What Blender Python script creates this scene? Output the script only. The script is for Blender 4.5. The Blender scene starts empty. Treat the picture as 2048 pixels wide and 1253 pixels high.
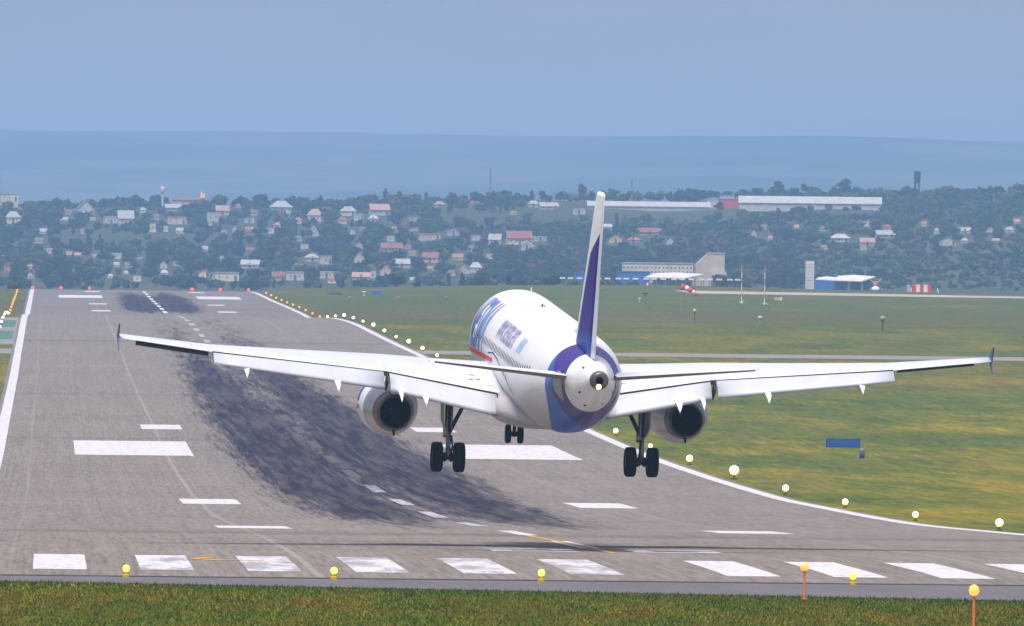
import bpy, bmesh, math, random
import numpy as np
from mathutils import Vector, Matrix
R = math.radians
SC = bpy.context.scene
COL = SC.collection

# ------------------------------------------------------------------ camera
F, CX, CY, VX, VY, H0 = 25000., 1024., 626.5, 97., 600., 8.79
ROLL = math.tan(R(0.65))
_d = np.array([VX-CX, VY-CY, F]); _d /= np.linalg.norm(_d)
_k = (VY-CY) - ROLL*(VX-CX)
_u = np.array([ROLL, -1, _k/F]); _u = _u - _d*(_u@_d); _u /= np.linalg.norm(_u)
RM = np.array([np.cross(_d, _u), _d, _u]).T
CAM0 = np.array([0, 0, H0])
cd = bpy.data.cameras.new('camera'); cam = bpy.data.objects.new('camera', cd); COL.objects.link(cam)
cd.sensor_width = 36; cd.lens = F/2048*36; cd.clip_start = 1; cd.clip_end = 60000
cam.matrix_world = Matrix([[RM[0][0], -RM[1][0], -RM[2][0], 0], [RM[0][1], -RM[1][1], -RM[2][1], 0],
                           [RM[0][2], -RM[1][2], -RM[2][2], H0], [0, 0, 0, 1]])
SC.camera = cam

# ------------------------------------------------------------------ world, sun, exposure
SUN_EL, SUN_AZ = 64., 196.       # azimuth clockwise from the runway direction: behind and left of the camera
w = bpy.data.worlds.new('World'); SC.world = w; w.use_nodes = True
nt = w.node_tree; bg = nt.nodes['Background']
sky = nt.nodes.new('ShaderNodeTexSky'); sky.sky_type = 'NISHITA'; sky.sun_disc = False
sky.sun_elevation = R(SUN_EL); sky.sun_rotation = R(SUN_AZ); sky.air_density = 1.3; sky.dust_density = .8; sky.ozone_density = 4
hz_ = nt.nodes.new('ShaderNodeMix'); hz_.data_type = 'RGBA'; hz_.inputs['Factor'].default_value = .7      # high thin overcast veiling the blue
hz_.inputs[7].default_value = (4.05, 3.62, 4.6, 1)
nt.links.new(sky.outputs[0], hz_.inputs[6]); 
tc = nt.nodes.new('ShaderNodeTexCoord'); sz = nt.nodes.new('ShaderNodeSeparateXYZ'); nt.links.new(tc.outputs['Generated'], sz.inputs[0])
mr = nt.nodes.new('ShaderNodeMapRange'); mr.interpolation_type = 'SMOOTHSTEP'; nt.links.new(sz.outputs[2], mr.inputs[0])      # brighter murk hugging the horizon
mr.inputs[1].default_value = .006; mr.inputs[2].default_value = .040; mr.inputs[3].default_value = 1.08; mr.inputs[4].default_value = .42
mr2 = nt.nodes.new('ShaderNodeMapRange'); nt.links.new(sz.outputs[2], mr2.inputs[0]); mr2.inputs[1].default_value = .06; mr2.inputs[2].default_value = .4; mr2.inputs[3].default_value = 0; mr2.inputs[4].default_value = .62
wn = nt.nodes.new('ShaderNodeTexNoise'); wm_ = nt.nodes.new('ShaderNodeMapping'); wm_.inputs['Scale'].default_value = (14, 14, 90); nt.links.new(tc.outputs['Generated'], wm_.inputs[0]); nt.links.new(wm_.outputs[0], wn.inputs['Vector']); wn.inputs['Scale'].default_value = 1.5; wn.inputs['Detail'].default_value = 5
wr = nt.nodes.new('ShaderNodeMapRange'); nt.links.new(wn.outputs['Fac'], wr.inputs[0]); wr.inputs[1].default_value = .3; wr.inputs[2].default_value = .7; wr.inputs[3].default_value = .90; wr.inputs[4].default_value = 1.08
ma = nt.nodes.new('ShaderNodeMath'); ma.operation = 'ADD'; nt.links.new(mr.outputs[0], ma.inputs[0]); nt.links.new(mr2.outputs[0], ma.inputs[1])
mm_ = nt.nodes.new('ShaderNodeMath'); mm_.operation = 'MULTIPLY'; nt.links.new(ma.outputs[0], mm_.inputs[0]); nt.links.new(wr.outputs[0], mm_.inputs[1])
ms = nt.nodes.new('ShaderNodeVectorMath'); ms.operation = 'SCALE'; nt.links.new(hz_.outputs[2], ms.inputs[0]); nt.links.new(mm_.outputs[0], ms.inputs['Scale']); nt.links.new(ms.outputs[0], bg.inputs['Color'])
bg.inputs['Strength'].default_value = 0.07
sl = bpy.data.lights.new('sun', 'SUN'); sl.energy = 2.4; sl.angle = R(22); sl.color = (1, .92, .82)
so = bpy.data.objects.new('sun', sl); COL.objects.link(so)
_az, _el = R(SUN_AZ), R(SUN_EL)
sdir = Vector((math.sin(_az)*math.cos(_el), math.cos(_az)*math.cos(_el), math.sin(_el)))
so.rotation_euler = sdir.to_track_quat('Z', 'Y').to_euler()
SC.view_settings.view_transform = 'Standard'; SC.view_settings.look = 'None'
SC.view_settings.exposure = 1.05; SC.view_settings.gamma = 1
SC.cycles.max_bounces = 6; SC.cycles.diffuse_bounces = 2; SC.cycles.glossy_bounces = 2; SC.cycles.volume_bounces = 3
SC.cycles.transparent_max_bounces = 6

# ------------------------------------------------------------------ helpers
def px2ray(x, y): return RM.T @ np.array([(x-CX)/F, (y-CY)/F, 1.])
def link(o, parent=None):
    COL.objects.link(o)
    if parent is not None: o.parent = parent
    return o
def tag(o, label=None, cat=None, group=None, kind=None):
    if label: o['label'] = label
    if cat: o['category'] = cat
    if group: o['group'] = group
    if kind: o['kind'] = kind
    return o
def empty(name, loc=(0, 0, 0), rz=0):
    o = bpy.data.objects.new(name, None); o.location = loc; o.rotation_euler = (0, 0, rz); o.empty_display_size = .1
    return link(o)
def mesh(name, V, Fc, mats, parent=None, smooth=False, mi=None):
    me = bpy.data.meshes.new(name); me.from_pydata([tuple(map(float, v)) for v in V], [], Fc)
    for m in (mats if isinstance(mats, (list, tuple)) else [mats]): me.materials.append(m)
    if smooth: me.polygons.foreach_set('use_smooth', [True]*len(me.polygons))
    if mi is not None: me.polygons.foreach_set('material_index', mi)
    me.update()
    return link(bpy.data.objects.new(name, me), parent)
def copy_tree(o, parent=None):
    c = o.copy(); COL.objects.link(c); c.parent = parent
    for ch in o.children: copy_tree(ch, c)
    return c
class MB:
    def __init__(s): s.V = []; s.F = []; s.M = []
    def add(s, V, Fc, m=0):
        b = len(s.V); s.V += [tuple(v) for v in V]; s.F += [tuple(i+b for i in f) for f in Fc]; s.M += [m]*len(Fc); return s
    def box(s, c, d, m=0, rot=None):
        x, y, z = d[0]/2, d[1]/2, d[2]/2
        V = [Vector(v) for v in ((-x,-y,-z),(x,-y,-z),(x,y,-z),(-x,y,-z),(-x,-y,z),(x,-y,z),(x,y,z),(-x,y,z))]
        if rot is not None: V = [rot @ v for v in V]
        return s.add([Vector(c)+v for v in V], [(0,3,2,1),(4,5,6,7),(0,1,5,4),(1,2,6,5),(2,3,7,6),(3,0,4,7)], m)
    def tube(s, a, b, r0, r1=None, n=10, m=0):
        r1 = r0 if r1 is None else r1; a = Vector(a); b = Vector(b); q = (b-a).to_track_quat('Z', 'Y'); V = []
        for p, r in ((a, r0), (b, r1)):
            V += [p+q@Vector((r*math.cos(2*math.pi*i/n), r*math.sin(2*math.pi*i/n), 0)) for i in range(n)]
        return s.add(V, [(i, (i+1)%n, n+(i+1)%n, n+i) for i in range(n)]+[tuple(range(n-1, -1, -1)), tuple(range(n, 2*n))], m)
    def lathe(s, prof, c=(0,0,0), axis='z', n=16, m=0, caps=True):
        V = []; c = Vector(c)
        for (r, t) in prof:
            for i in range(n):
                a = 2*math.pi*i/n; p = (r*math.cos(a), r*math.sin(a), t)
                V.append(c+Vector(p if axis == 'z' else (t, p[0], p[1]) if axis == 'x' else (p[0], t, p[1])))
        k = len(prof)
        Fc = [(j*n+i, j*n+(i+1)%n, (j+1)*n+(i+1)%n, (j+1)*n+i) for j in range(k-1) for i in range(n)]
        if caps: Fc += [tuple(range(n-1, -1, -1)), tuple(range((k-1)*n, k*n))]
        return s.add(V, Fc, m)
    def build(s, name, mats, parent=None, smooth=False):
        o = mesh(name, s.V, s.F, mats, parent, smooth, s.M)
        bm = bmesh.new(); bm.from_mesh(o.data); bmesh.ops.recalc_face_normals(bm, faces=bm.faces); bm.to_mesh(o.data); bm.free()
        return o

# ------------------------------------------------------------------ material helpers
class NT:
    def __init__(s, name, rough=.7, metal=0., spec=.3):
        s.m = bpy.data.materials.new(name); s.m.use_nodes = True; s.t = s.m.node_tree
        s.b = s.t.nodes['Principled BSDF']; s.b.inputs['Roughness'].default_value = rough
        s.b.inputs['Metallic'].default_value = metal; s.b.inputs['Specular IOR Level'].default_value = spec
    def n(s, t, **k):
        o = s.t.nodes.new(t)
        for a, v in k.items(): setattr(o, a, v)
        return o
    def _in(s, sock, v):
        if v is None: return
        if isinstance(v, bpy.types.NodeSocket): s.t.links.new(v, sock)
        else: sock.default_value = (*v, 1) if isinstance(v, tuple) and len(v) == 3 and sock.type == 'RGBA' else v
    def pos(s, obj=True):
        if not hasattr(s, '_p'): s._p = s.n('ShaderNodeTexCoord')
        return s._p.outputs['Object']
    def xyz(s):
        if not hasattr(s, '_x'):
            s._x = s.n('ShaderNodeSeparateXYZ'); s.t.links.new(s.pos(), s._x.inputs[0])
        return s._x.outputs
    def math(s, op, a, b=None, c=None, clamp=False):
        o = s.n('ShaderNodeMath', operation=op, use_clamp=clamp); s._in(o.inputs[0], a); s._in(o.inputs[1], b); s._in(o.inputs[2], c); return o.outputs[0]
    def scale(s, v, off=(0, 0, 0)):
        o = s.n('ShaderNodeMapping'); s.t.links.new(s.pos(), o.inputs['Vector']); o.inputs['Scale'].default_value = v; o.inputs['Location'].default_value = off; return o.outputs[0]
    def noise(s, sc, detail=3, rough=.55, off=(0, 0, 0), scale=1.):
        o = s.n('ShaderNodeTexNoise'); s.t.links.new(s.scale(sc, off), o.inputs['Vector']); o.inputs['Scale'].default_value = scale
        o.inputs['Detail'].default_value = detail; o.inputs['Roughness'].default_value = rough; return o.outputs['Fac']
    def ramp(s, f, stops, interp='LINEAR'):
        o = s.n('ShaderNodeValToRGB'); o.color_ramp.interpolation = interp; e = o.color_ramp.elements
        while len(e) < len(stops): e.new(.5)
        for i, (p, c) in enumerate(stops): e[i].position = p; e[i].color = (*c, 1) if len(c) == 3 else c
        s._in(o.inputs[0], f); return o.outputs[0]
    def mix(s, f, a, b, mode='MIX'):
        o = s.n('ShaderNodeMix', data_type='RGBA', blend_type=mode); s._in(o.inputs[0], f); s._in(o.inputs[6], a); s._in(o.inputs[7], b); return o.outputs[2]
    def step(s, v, a, b):
        o = s.n('ShaderNodeMapRange', interpolation_type='SMOOTHSTEP'); s._in(o.inputs[0], v); o.inputs[1].default_value = a; o.inputs[2].default_value = b; return o.outputs[0]
    def band(s, v, a, b, e):   # 1 inside a..b, soft edge e
        return s.math('MULTIPLY', s.step(v, a-e, a+e), s.math('SUBTRACT', 1., s.step(v, b-e, b+e)))
    def col(s, c): s._in(s.b.inputs['Base Color'], c); return s.m
    def bump(s, h, st, dist=.1):
        o = s.n('ShaderNodeBump'); o.inputs['Strength'].default_value = st; o.inputs['Distance'].default_value = dist
        s._in(o.inputs['Height'], h); s.t.links.new(o.outputs[0], s.b.inputs['Normal'])
def plain(name, c, rough=.6, metal=0., var=.12, sc=1., spec=.3):
    t = NT(name, rough, metal, spec); n = t.noise((sc, sc, sc), 4)
    a = tuple(x*(1-var) for x in c); b = tuple(min(1, x*(1+var)) for x in c)
    return t.col(t.ramp(n, [(.3, a), (.7, b)]))
def glow(name, c, st):
    t = NT(name); t._in(t.b.inputs['Emission Color'], c); t.b.inputs['Emission Strength'].default_value = st; return t.col(c)

# ------------------------------------------------------------------ terrain profile (y' = image row of the ground along the runway)
PA = [(-200,None),(418,1139.5),(447,1110),(500,1079),(560,1057),(600,1046),(667,1028),(734,1001),(784,981),(848,950),(896,927),(935,909),(993,881),(1056,852),
      (1117,828),(1200,800),(1290,772),(1366,751),(1457,725),(1547,702),(1620,687),(1703,671),(1790,655),(1870,642),(1950,634),(2028,630),(2080,631),(2140,633.5),(2200,630),(2260,623),
      (2330,616),(2392,610.5),(2480,603.5),(2561,597.5),(2660,589.5),(2776,581.5)]
Z0 = H0 - 418*(1139.5-600)/F
def zy(D, yp): return H0 - D*(yp-600)/F
kx = [-400., -100., 200., 330., 380.]; kz = [Z0-1.5, Z0-.9, Z0, Z0, Z0]
for D, yp in PA[1:]: kx.append(D); kz.append(zy(D, yp))
kx = np.array(kx); kz = np.array(kz)
def pchip(x, y, q):
    h = np.diff(x); d = np.diff(y)/h; m = np.zeros(len(x))
    for i in range(1, len(x)-1):
        if d[i-1]*d[i] > 0:
            w1, w2 = 2*h[i]+h[i-1], h[i]+2*h[i-1]; m[i] = (w1+w2)/(w1/d[i-1]+w2/d[i])
    m[0], m[-1] = d[0], d[-1]
    q = np.clip(q, x[0], x[-1]); i = np.clip(np.searchsorted(x, q)-1, 0, len(x)-2); t = (q-x[i])/h[i]
    return (2*t**3-3*t**2+1)*y[i]+(t**3-2*t**2+t)*h[i]*m[i]+(-2*t**3+3*t**2)*y[i+1]+(t**3-t**2)*h[i]*m[i+1]
YR = np.concatenate([np.arange(-140, 380, 20.), np.arange(380, 1000, 5.), np.arange(1000, 2776, 8.)])
ZR = pchip(kx, kz, YR)
_TX = [0, 300, 600, 900, 1100, 1300, 1500, 1800, 2048]; _TY = [424, 412, 408, 397, 391, 386, 380, 376, 366]
_CX = [520, 560, 700, 1000, 1300, 1550, 1800, 2048]; _CYY = [577, 572, 569, 560, 556, 560, 563.5, 568]
_FX = [0, 350, 700, 1100, 1300, 1700, 2048]; _FY = [262, 258.5, 257, 261, 257, 254, 261]
def yfar(D, xq):
    """image row of the ground beyond the far end of the runway"""
    xc = np.clip(xq, -300, 2400)
    s = np.clip((xc-515)/60., 0, 1); s = s*s*(3-2*s)
    cr = np.interp(xc, _CX, _CYY)
    left = np.interp(D, [2776, 2850, 2900, 3000, 3300, 3700, 4000], [581.5, 579.3, 580, 586, 600, 598, 578])
    right = np.zeros_like(D)
    pts = np.array([2776, 2850, 2960, 3060, 3160, 3300, 3500, 3700, 3900, 4000.])
    off = [581.5-0*cr, 578+0*cr, 571+(cr-560)*.4, (cr*.55+571*.45), cr, cr+5, cr+16, cr+18, 577+0*cr, 575+0*cr]
    for i in range(len(pts)-1):
        t = np.clip((D-pts[i])/(pts[i+1]-pts[i]), 0, 1); m = (D >= pts[i]) & (D <= pts[i+1])
        right = np.where(m, off[i]*(1-t)+off[i+1]*t, right)
    near = left*(1-s)+right*s
    T = np.interp(xc, _TX, _TY); base = 578*(1-s)+575*s
    g = np.clip((D-4000)/1600., 0, 1); town = base+(T-base)*g
    Fh = np.interp(xc, _FX, _FY)
    hid = T+np.interp(D, [5600, 6000, 12500], [0, 14, 40]); h1 = T+40
    gg = np.clip((D-12500)/5000., 0, 1); far = h1+(Fh-h1)*gg**.8
    ft = np.clip((D-17500)/7000., 0, 1); back = Fh+ft*180
    out = np.where(D < 4000, near, np.where(D < 5600, town, np.where(D < 12500, hid, np.where(D < 17500, far, back))))
    wob = 2.2*np.sin(xc*.011+D*.0021)+1.7*np.sin(xc*.027-D*.004)+1.2*np.sin(xc*.004+D*.006)
    return out + wob*np.clip((D-3900)/400, 0, 1)*np.where(D > 6500, .3, 1.)
def zfun(X, Y):
    X = np.asarray(X, float); Y = np.asarray(Y, float); X, Y = np.broadcast_arrays(X, Y)
    za = np.interp(Y, YR, ZR); D = np.maximum(Y, 2776.)
    zf = zy(D, yfar(D, 97+F*X/np.maximum(D, 1)))
    bl = np.clip((Y-2760)/30., 0, 1)
    return za*(1-bl)+zf*bl
def hit(x, y, D0=3300., D1=12000.):
    """ground point seen at a picture position beyond D0"""
    r = px2ray(x, y); t = np.arange(D0, D1, 4.)/r[1]
    P = CAM0[None]+r[None]*t[:, None]; dz = P[:, 2]-zfun(P[:, 0], P[:, 1]); i = np.argmax(dz < 0)
    if not (dz < 0).any(): i = len(t)-1
    if P[i][1] > 5640: return CAM0+r*(5560./r[1])
    return P[i]
def at(x, y, D):
    r = px2ray(x, y); return Vector(CAM0+r*(D/r[1]))
def gz(X, Y): return float(zfun(X, Y))

# ------------------------------------------------------------------ ground materials
def grass_mat():
    t = NT('grass_field', .9, spec=.15)
    big = t.noise((.022, .0045, 1), 5, .62); mid = t.noise((.09, .012, 1), 5, .65, (7, 3, 0)); fine = t.noise((1.2, .05, 1), 5, .75, (2, 9, 0)); gr = t.noise((4.5, .10, 1), 3, .8)
    c = t.ramp(mid, [(.32, (.055, .085, .004)), (.46, (.115, .128, .005)), (.56, (.19, .165, .006)), (.70, (.23, .145, .010))])
    c = t.mix(t.step(big, .42, .62), t.ramp(mid, [(.3, (.055, .092, .010)), (.7, (.105, .125, .012))]), c)
    Y = t.xyz()[1]
    c = t.mix(t.math('MULTIPLY', t.step(Y, 1200, 2100), .6), c, (.055, .080, .012))
    c = t.mix(t.math('MULTIPLY', t.band(Y, 2120, 2420, 60), .5), c, (.095, .072, .022))
    c = t.mix(t.math('MULTIPLY', t.band(Y, 1320, 1560, 60), .30), c, (.12, .09, .02))
    k = t.ramp(fine, [(.32, (.62, .66, .7)), (.5, (1., 1., 1.)), (.68, (1.38, 1.30, 1.1))]); c = t.mix(1., c, k, 'MULTIPLY')
    c = t.mix(1., c, t.ramp(gr, [(.3, (.66,)*3), (.7, (1.34,)*3)]), 'MULTIPLY')
    w2 = t.noise((.30, .05, 1), 4, .7, (1, 7, 0)); c = t.mix(t.math('MULTIPLY', t.step(w2, .52, .68), .45), c, (.16, .085, .03))
    return t.col(c)
def hillside_mat():
    t = NT('hillside_scrub', .95, spec=.1)
    a = t.noise((.016, .006, .02), 5, .6); b = t.noise((.12, .05, .1), 4, .7, (4, 4, 0))
    c = t.ramp(a, [(.35, (.020, .046, .026)), (.5, (.040, .064, .032)), (.62, (.095, .085, .050)), (.75, (.065, .085, .040))])
    c = t.mix(.6, c, t.ramp(b, [(.3, (.028, .048, .022)), (.7, (.11, .095, .055))]))
    return t.col(c)
def hills_mat():
    t = NT('far_hills', .95, spec=.05)
    a = t.noise((.0016, .0009, .001), 5, .62); b = t.noise((.008, .003, .01), 4, .7)
    c = t.ramp(a, [(.38, (.02, .045, .03)), (.5, (.06, .09, .05)), (.56, (.20, .18, .13)), (.64, (.07, .10, .06))])
    c = t.mix(.35, c, t.ramp(b, [(.35, (.02, .04, .02)), (.65, (.12, .12, .08))]))
    return t.col(c)
M_grass, M_hside, M_hills = grass_mat(), hillside_mat(), hills_mat()

def sheet(name, rows, cols, off, mats, pick=None):
    rows = np.asarray(rows, float); cols = np.asarray(cols, float); nr, nc = len(rows), len(cols)
    Y = np.repeat(rows, nc); X = np.tile(cols, nr)*(Y+off)
    Z = zfun(X, Y); V = np.stack([X, Y, Z], 1)
    i = np.arange(nr-1)[:, None]*nc+np.arange(nc-1)[None]; i = i.ravel()
    Q = np.stack([i, i+1, i+nc+1, i+nc], 1)
    me = bpy.data.meshes.new(name); me.vertices.add(len(V)); me.vertices.foreach_set('co', V.ravel())
    me.loops.add(Q.size); me.loops.foreach_set('vertex_index', Q.ravel()); me.polygons.add(len(Q))
    me.polygons.foreach_set('loop_start', np.arange(0, Q.size, 4)); me.polygons.foreach_set('loop_total', np.full(len(Q), 4))
    for m in mats: me.materials.append(m)
    if pick is not None: me.polygons.foreach_set('material_index', pick(Y[i]).astype(np.int32))
    me.polygons.foreach_set('use_smooth', np.ones(len(Q), bool)); me.update(); me.validate()
    return link(bpy.data.objects.new(name, me)), V
cols = np.concatenate([np.linspace(-.26, -.03, 16)[:-1], np.linspace(-.03, .105, 110), np.linspace(.105, .4, 20)[1:]])
rows_g = np.concatenate([YR, np.arange(2776, 3300, 10.), np.arange(3300, 6700.1, 25.)])
g, Vg = sheet('ground', rows_g, cols, 800, [M_grass, M_hside], lambda Y: (Y > 3420).astype(int)); tag(g, kind='structure')
hcols = np.concatenate([np.linspace(-.3, -.03, 16)[:-1], np.linspace(-.03, .105, 130), np.linspace(.105, .45, 20)[1:]])
hl, Vh = sheet('hills', np.concatenate([np.arange(6700, 12500, 200.), np.arange(12500, 18300, 80.), np.arange(18500, 24001, 500.)]), hcols, 800, [M_hills]); tag(hl, kind='structure')

# ------------------------------------------------------------------ paving
def rubber(t):
    """share of the surface blackened by tyres, from world X (across) and Y (along)"""
    X, Y = t.xyz()[0], t.xyz()[1]
    d = t.math('ABSOLUTE', t.math('SUBTRACT', X, 21.4)); lat = t.math('ABSOLUTE', t.math('SUBTRACT', d, 4.3))
    core = t.math('MULTIPLY', t.math('SUBTRACT', 1., t.step(d, 3.0, 10.5)), t.math('ADD', .60, t.math('MULTIPLY', t.step(d, .8, 3.4), .40))); wide = t.math('SUBTRACT', 1., t.step(d, 4., 15.5))
    al = t.ramp(t.math('DIVIDE', Y, 3000.), [(.178, (0, 0, 0)), (.20, (.45,)*3), (.235, (.85,)*3), (.28, (1.,)*3), (.37, (1.,)*3), (.44, (.82,)*3), (.52, (.58,)*3), (.60, (.42,)*3), (.68, (.30,)*3), (.74, (.30,)*3), (.77, (1.,)*3), (.86, (1.,)*3), (.90, (.6,)*3), (.95, (.1,)*3)])
    st = t.noise((1.3, .022, 1), 4, .7); st2 = t.noise((4.2, .040, 1), 3, .7, (3, 1, 0)); cl = t.noise((.30, .010, 1), 3, .6, (8, 2, 0))
    dens = t.math('MULTIPLY', al, t.math('ADD', t.math('MULTIPLY', core, 1.16), t.math('MULTIPLY', wide, .40)))
    nn = t.math('ADD', t.math('ADD', t.math('MULTIPLY', st, .45), t.math('MULTIPLY', st2, .35)), t.math('MULTIPLY', cl, .2))
    nn = t.math('ADD', t.math('MULTIPLY', t.math('SUBTRACT', nn, .5), 3.0), .5)
    v = t.math('SUBTRACT', t.math('ADD', nn, t.math('MULTIPLY', dens, .95)), 1.0)
    return t.step(v, -.08, .55)
def runway_mat():
    t = NT('runway_concrete', .9, spec=.15); X, Y = t.xyz()[0], t.xyz()[1]
    lo = t.noise((1.6, .004, 1), 4, .75); l2 = t.noise((5.5, .010, 1), 3, .7, (4, 4, 0)); tr = t.noise((.004, .06, 1), 4, .75, (1, 5, 0)); pa = t.noise((.12, .02, 1), 4, .6); gr = t.noise((5, .11, 1), 4, .8)
    c = t.ramp(lo, [(.38, (.185, .168, .158)), (.5, (.26, .236, .222)), (.62, (.335, .31, .29))])
    c = t.mix(.45, c, t.ramp(tr, [(.40, (.18, .165, .155)), (.52, (.265, .242, .23)), (.62, (.315, .285, .272))]))
    c = t.mix(.40, c, t.ramp(l2, [(.38, (.15, .14, .135)), (.62, (.37, .35, .335))]))
    c = t.mix(.25, c, t.ramp(pa, [(.40, (.20, .18, .17)), (.60, (.33, .295, .28))]))
    c = t.mix(.42, c, t.ramp(gr, [(.34, (.10, .09, .085)), (.66, (.43, .39, .375))]))
    for xc, wd, a, cc in ((9.0, .16, .55, (.42, .40, .385)), (33.2, .14, .35, (.42, .40, .385)), (15.2, .06, .3, (.12,)*3), (3.0, .06, .3, (.12,)*3), (27.5, .06, .3, (.12,)*3), (39.5, .06, .3, (.12,)*3), (-1.2, .1, .25, (.4,)*3)):
        ln = t.math('SUBTRACT', 1., t.step(t.math('ABSOLUTE', t.math('SUBTRACT', X, xc)), wd*.4, wd)); c = t.mix(t.math('MULTIPLY', ln, a), c, cc)
    sl_ = t.math('ABSOLUTE', t.math('SUBTRACT', t.math('MODULO', Y, 24.), 12.)); c = t.mix(t.math('MULTIPLY', t.step(sl_, 11.6, 11.9), .22), c, (.13, .12, .12))
    for y0, y1, a in ((536, 552, .36), (1640, 1655, .4), (1000, 1008, .25), (1230, 1246, .25), (2330, 2350, .3)):  # dark cross bands; the first paints in the aircraft's shadow
        c = t.mix(t.math('MULTIPLY', t.band(Y, y0, y1, 4), a), c, (.13, .115, .115))
    c = t.mix(t.math('MULTIPLY', t.band(Y, 2100, 3000, 120), .35), c, (.20, .19, .19))
    c = t.mix(1., c, (.76, .735, .695), 'MULTIPLY')
    rv = t.noise((1.3, .018, 1), 5, .75, (5, 5, 0)); rv = t.math('MULTIPLY', rubber(t), t.math('ADD', .70, t.math('MULTIPLY', t.step(rv, .36, .60), .29)))
    c = t.mix(rv, c, (.013, .012, .028))
    return t.col(c)
def paint_mat(name, base, amt=.5, stain=0.):
    t = NT(name, .7, spec=.3); n = t.noise((3., .5, 1), 5, .75); g2 = t.noise((.55, .09, 1), 5, .75, (2, 2, 0))
    c = t.ramp(n, [(.30, tuple(x*.50 for x in base)), (.46, tuple(x*.9 for x in base)), (.75, tuple(min(.92, x*1.10) for x in base))])
    c = t.mix(t.math('MULTIPLY', rubber(t), amt), c, (.09, .09, .10))
    if stain: c = t.mix(t.math('MULTIPLY', t.step(g2, .46, .58), stain), c, (.26, .25, .27))
    return t.col(c)
M_run = runway_mat(); M_paint = paint_mat('white_runway_paint', (.62, .62, .65), .75); M_paint_s = paint_mat('stained_white_paint', (.62, .62, .65), .5, .85)
def dash_mat():
    t = NT('tyre_worn_dash_paint', .75); Y = t.xyz()[1]; n = t.noise((2.5, .15, 1), 4, .8)
    k = t.math('ADD', t.math('MULTIPLY', t.band(Y, 820, 1600, 60), .75), t.math('MULTIPLY', t.band(Y, 560, 2000, 80), .55))
    k = t.math('ADD', k, t.math('MULTIPLY', t.math('SUBTRACT', n, .5), 1.1), None, True)
    return t.col(t.mix(k, (.70, .70, .74), (.075, .07, .08)))
M_dash = dash_mat()
M_yel = paint_mat('yellow_paint', (.60, .34, .05), .4)
def asphalt_mat():
    t = NT('dark_asphalt', .85, spec=.25); a = t.noise((.5, .08, 1), 4, .7); b = t.noise((8, 2, 1), 3, .8)
    c = t.ramp(a, [(.3, (.105, .10, .11)), (.7, (.15, .14, .15))]); c = t.mix(.35, c, t.ramp(b, [(.3, (.08, .075, .08)), (.7, (.20, .185, .19))]))
    l = t.noise((.03, .9, 1), 3, .7, (3, 0, 0)); c = t.mix(t.math('MULTIPLY', t.step(l, .60, .68), .35), c, (.27, .26, .29))
    return t.col(c)
M_asph = asphalt_mat()
M_taxi = plain('pale_taxiway_concrete', (.42, .36, .33), .85, var=.15, sc=.05)
M_taxi2 = plain('grey_taxiway_concrete', (.24, .22, .22), .85, var=.12, sc=.1)
M_turf = plain('green_painted_shoulder', (.07, .17, .12), .9, var=.15, sc=.1)

def strip(name, x0, x1, y0, y1, dz, mat, parent=None, xa=None, nx=1):
    """flat strip following the ground; x0/x1 numbers or functions of Y"""
    f0 = x0 if callable(x0) else (lambda y, c=x0: c); f1 = x1 if callable(x1) else (lambda y, c=x1: c)
    ys = sorted(set([y0, y1]+[float(v) for v in rows_g if y0 < v < y1])); V = []; Fc = []
    for y in ys:
        for i in range(nx+1):
            x = f0(y)+(f1(y)-f0(y))*i/nx; V.append((x, y, gz(x, y)+dz))
    for j in range(len(ys)-1):
        for i in range(nx):
            a = j*(nx+1)+i; Fc.append((a, a+1, a+nx+2, a+nx+1))
    return V, Fc
def strips(name, lst, dz, mat):
    m = MB()
    for a in lst: m.add(*strip('', *a, dz, mat))
    return mesh(name, m.V, m.F, mat)
CL, XL, XR = 21.1, -3.67, 45.87
o = strips('runway', [(-4.5, 46.7, 409., 2850.)], .02, M_run); tag(o, kind='structure')
gedge = lambda y: None
# dark asphalt apron in front of the threshold, its near edge running obliquely
m = MB(); P = []
for i in range(33):
    x = -120+i*10.; yn = 399.8 - (x+.6)*(.40); yn = max(yn, 340)
    P.append((x, yn))
V = []; Fc = []
for i, (x, yn) in enumerate(P):
    for k in range(9):
        y = yn+(409.-yn)*k/8; V.append((x, y, gz(x, y)+.012))
for i in range(len(P)-1):
    for k in range(8):
        a = i*9+k; Fc.append((a, a+9, a+10, a+1))
tag(mesh('asphalt_apron', V, Fc, M_asph), kind='structure')
tag(strips('runway_joint', [(-120., 200., 408.2, 409.3)], .026, plain('joint_sealant', (.07, .065, .07), .8)), kind='structure')
# crossing taxiways and the pale upper taxiway
tag(strips('taxiway', [(46.7, 900., 1553, 1588)], .018, M_taxi2), kind='structure')
tag(strips('taxiway', [(-400., -4.5, 1520, 1562)], .018, M_taxi2), kind='structure')
tag(strips('taxiway', [(-400., -4.5, 1605, 1925)], .016, M_taxi2), kind='structure')
tag(strips('painted_shoulder', [(-400., -4.75, 1655, 1745), (-400., -4.75, 1785, 1870)], .024, M_turf), kind='structure')
V, Fc = strip('', lambda y: 150., 900., 2915, 3000, .06, None, nx=60)
tag(mesh('taxiway', V, Fc, M_taxi), kind='structure')
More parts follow.
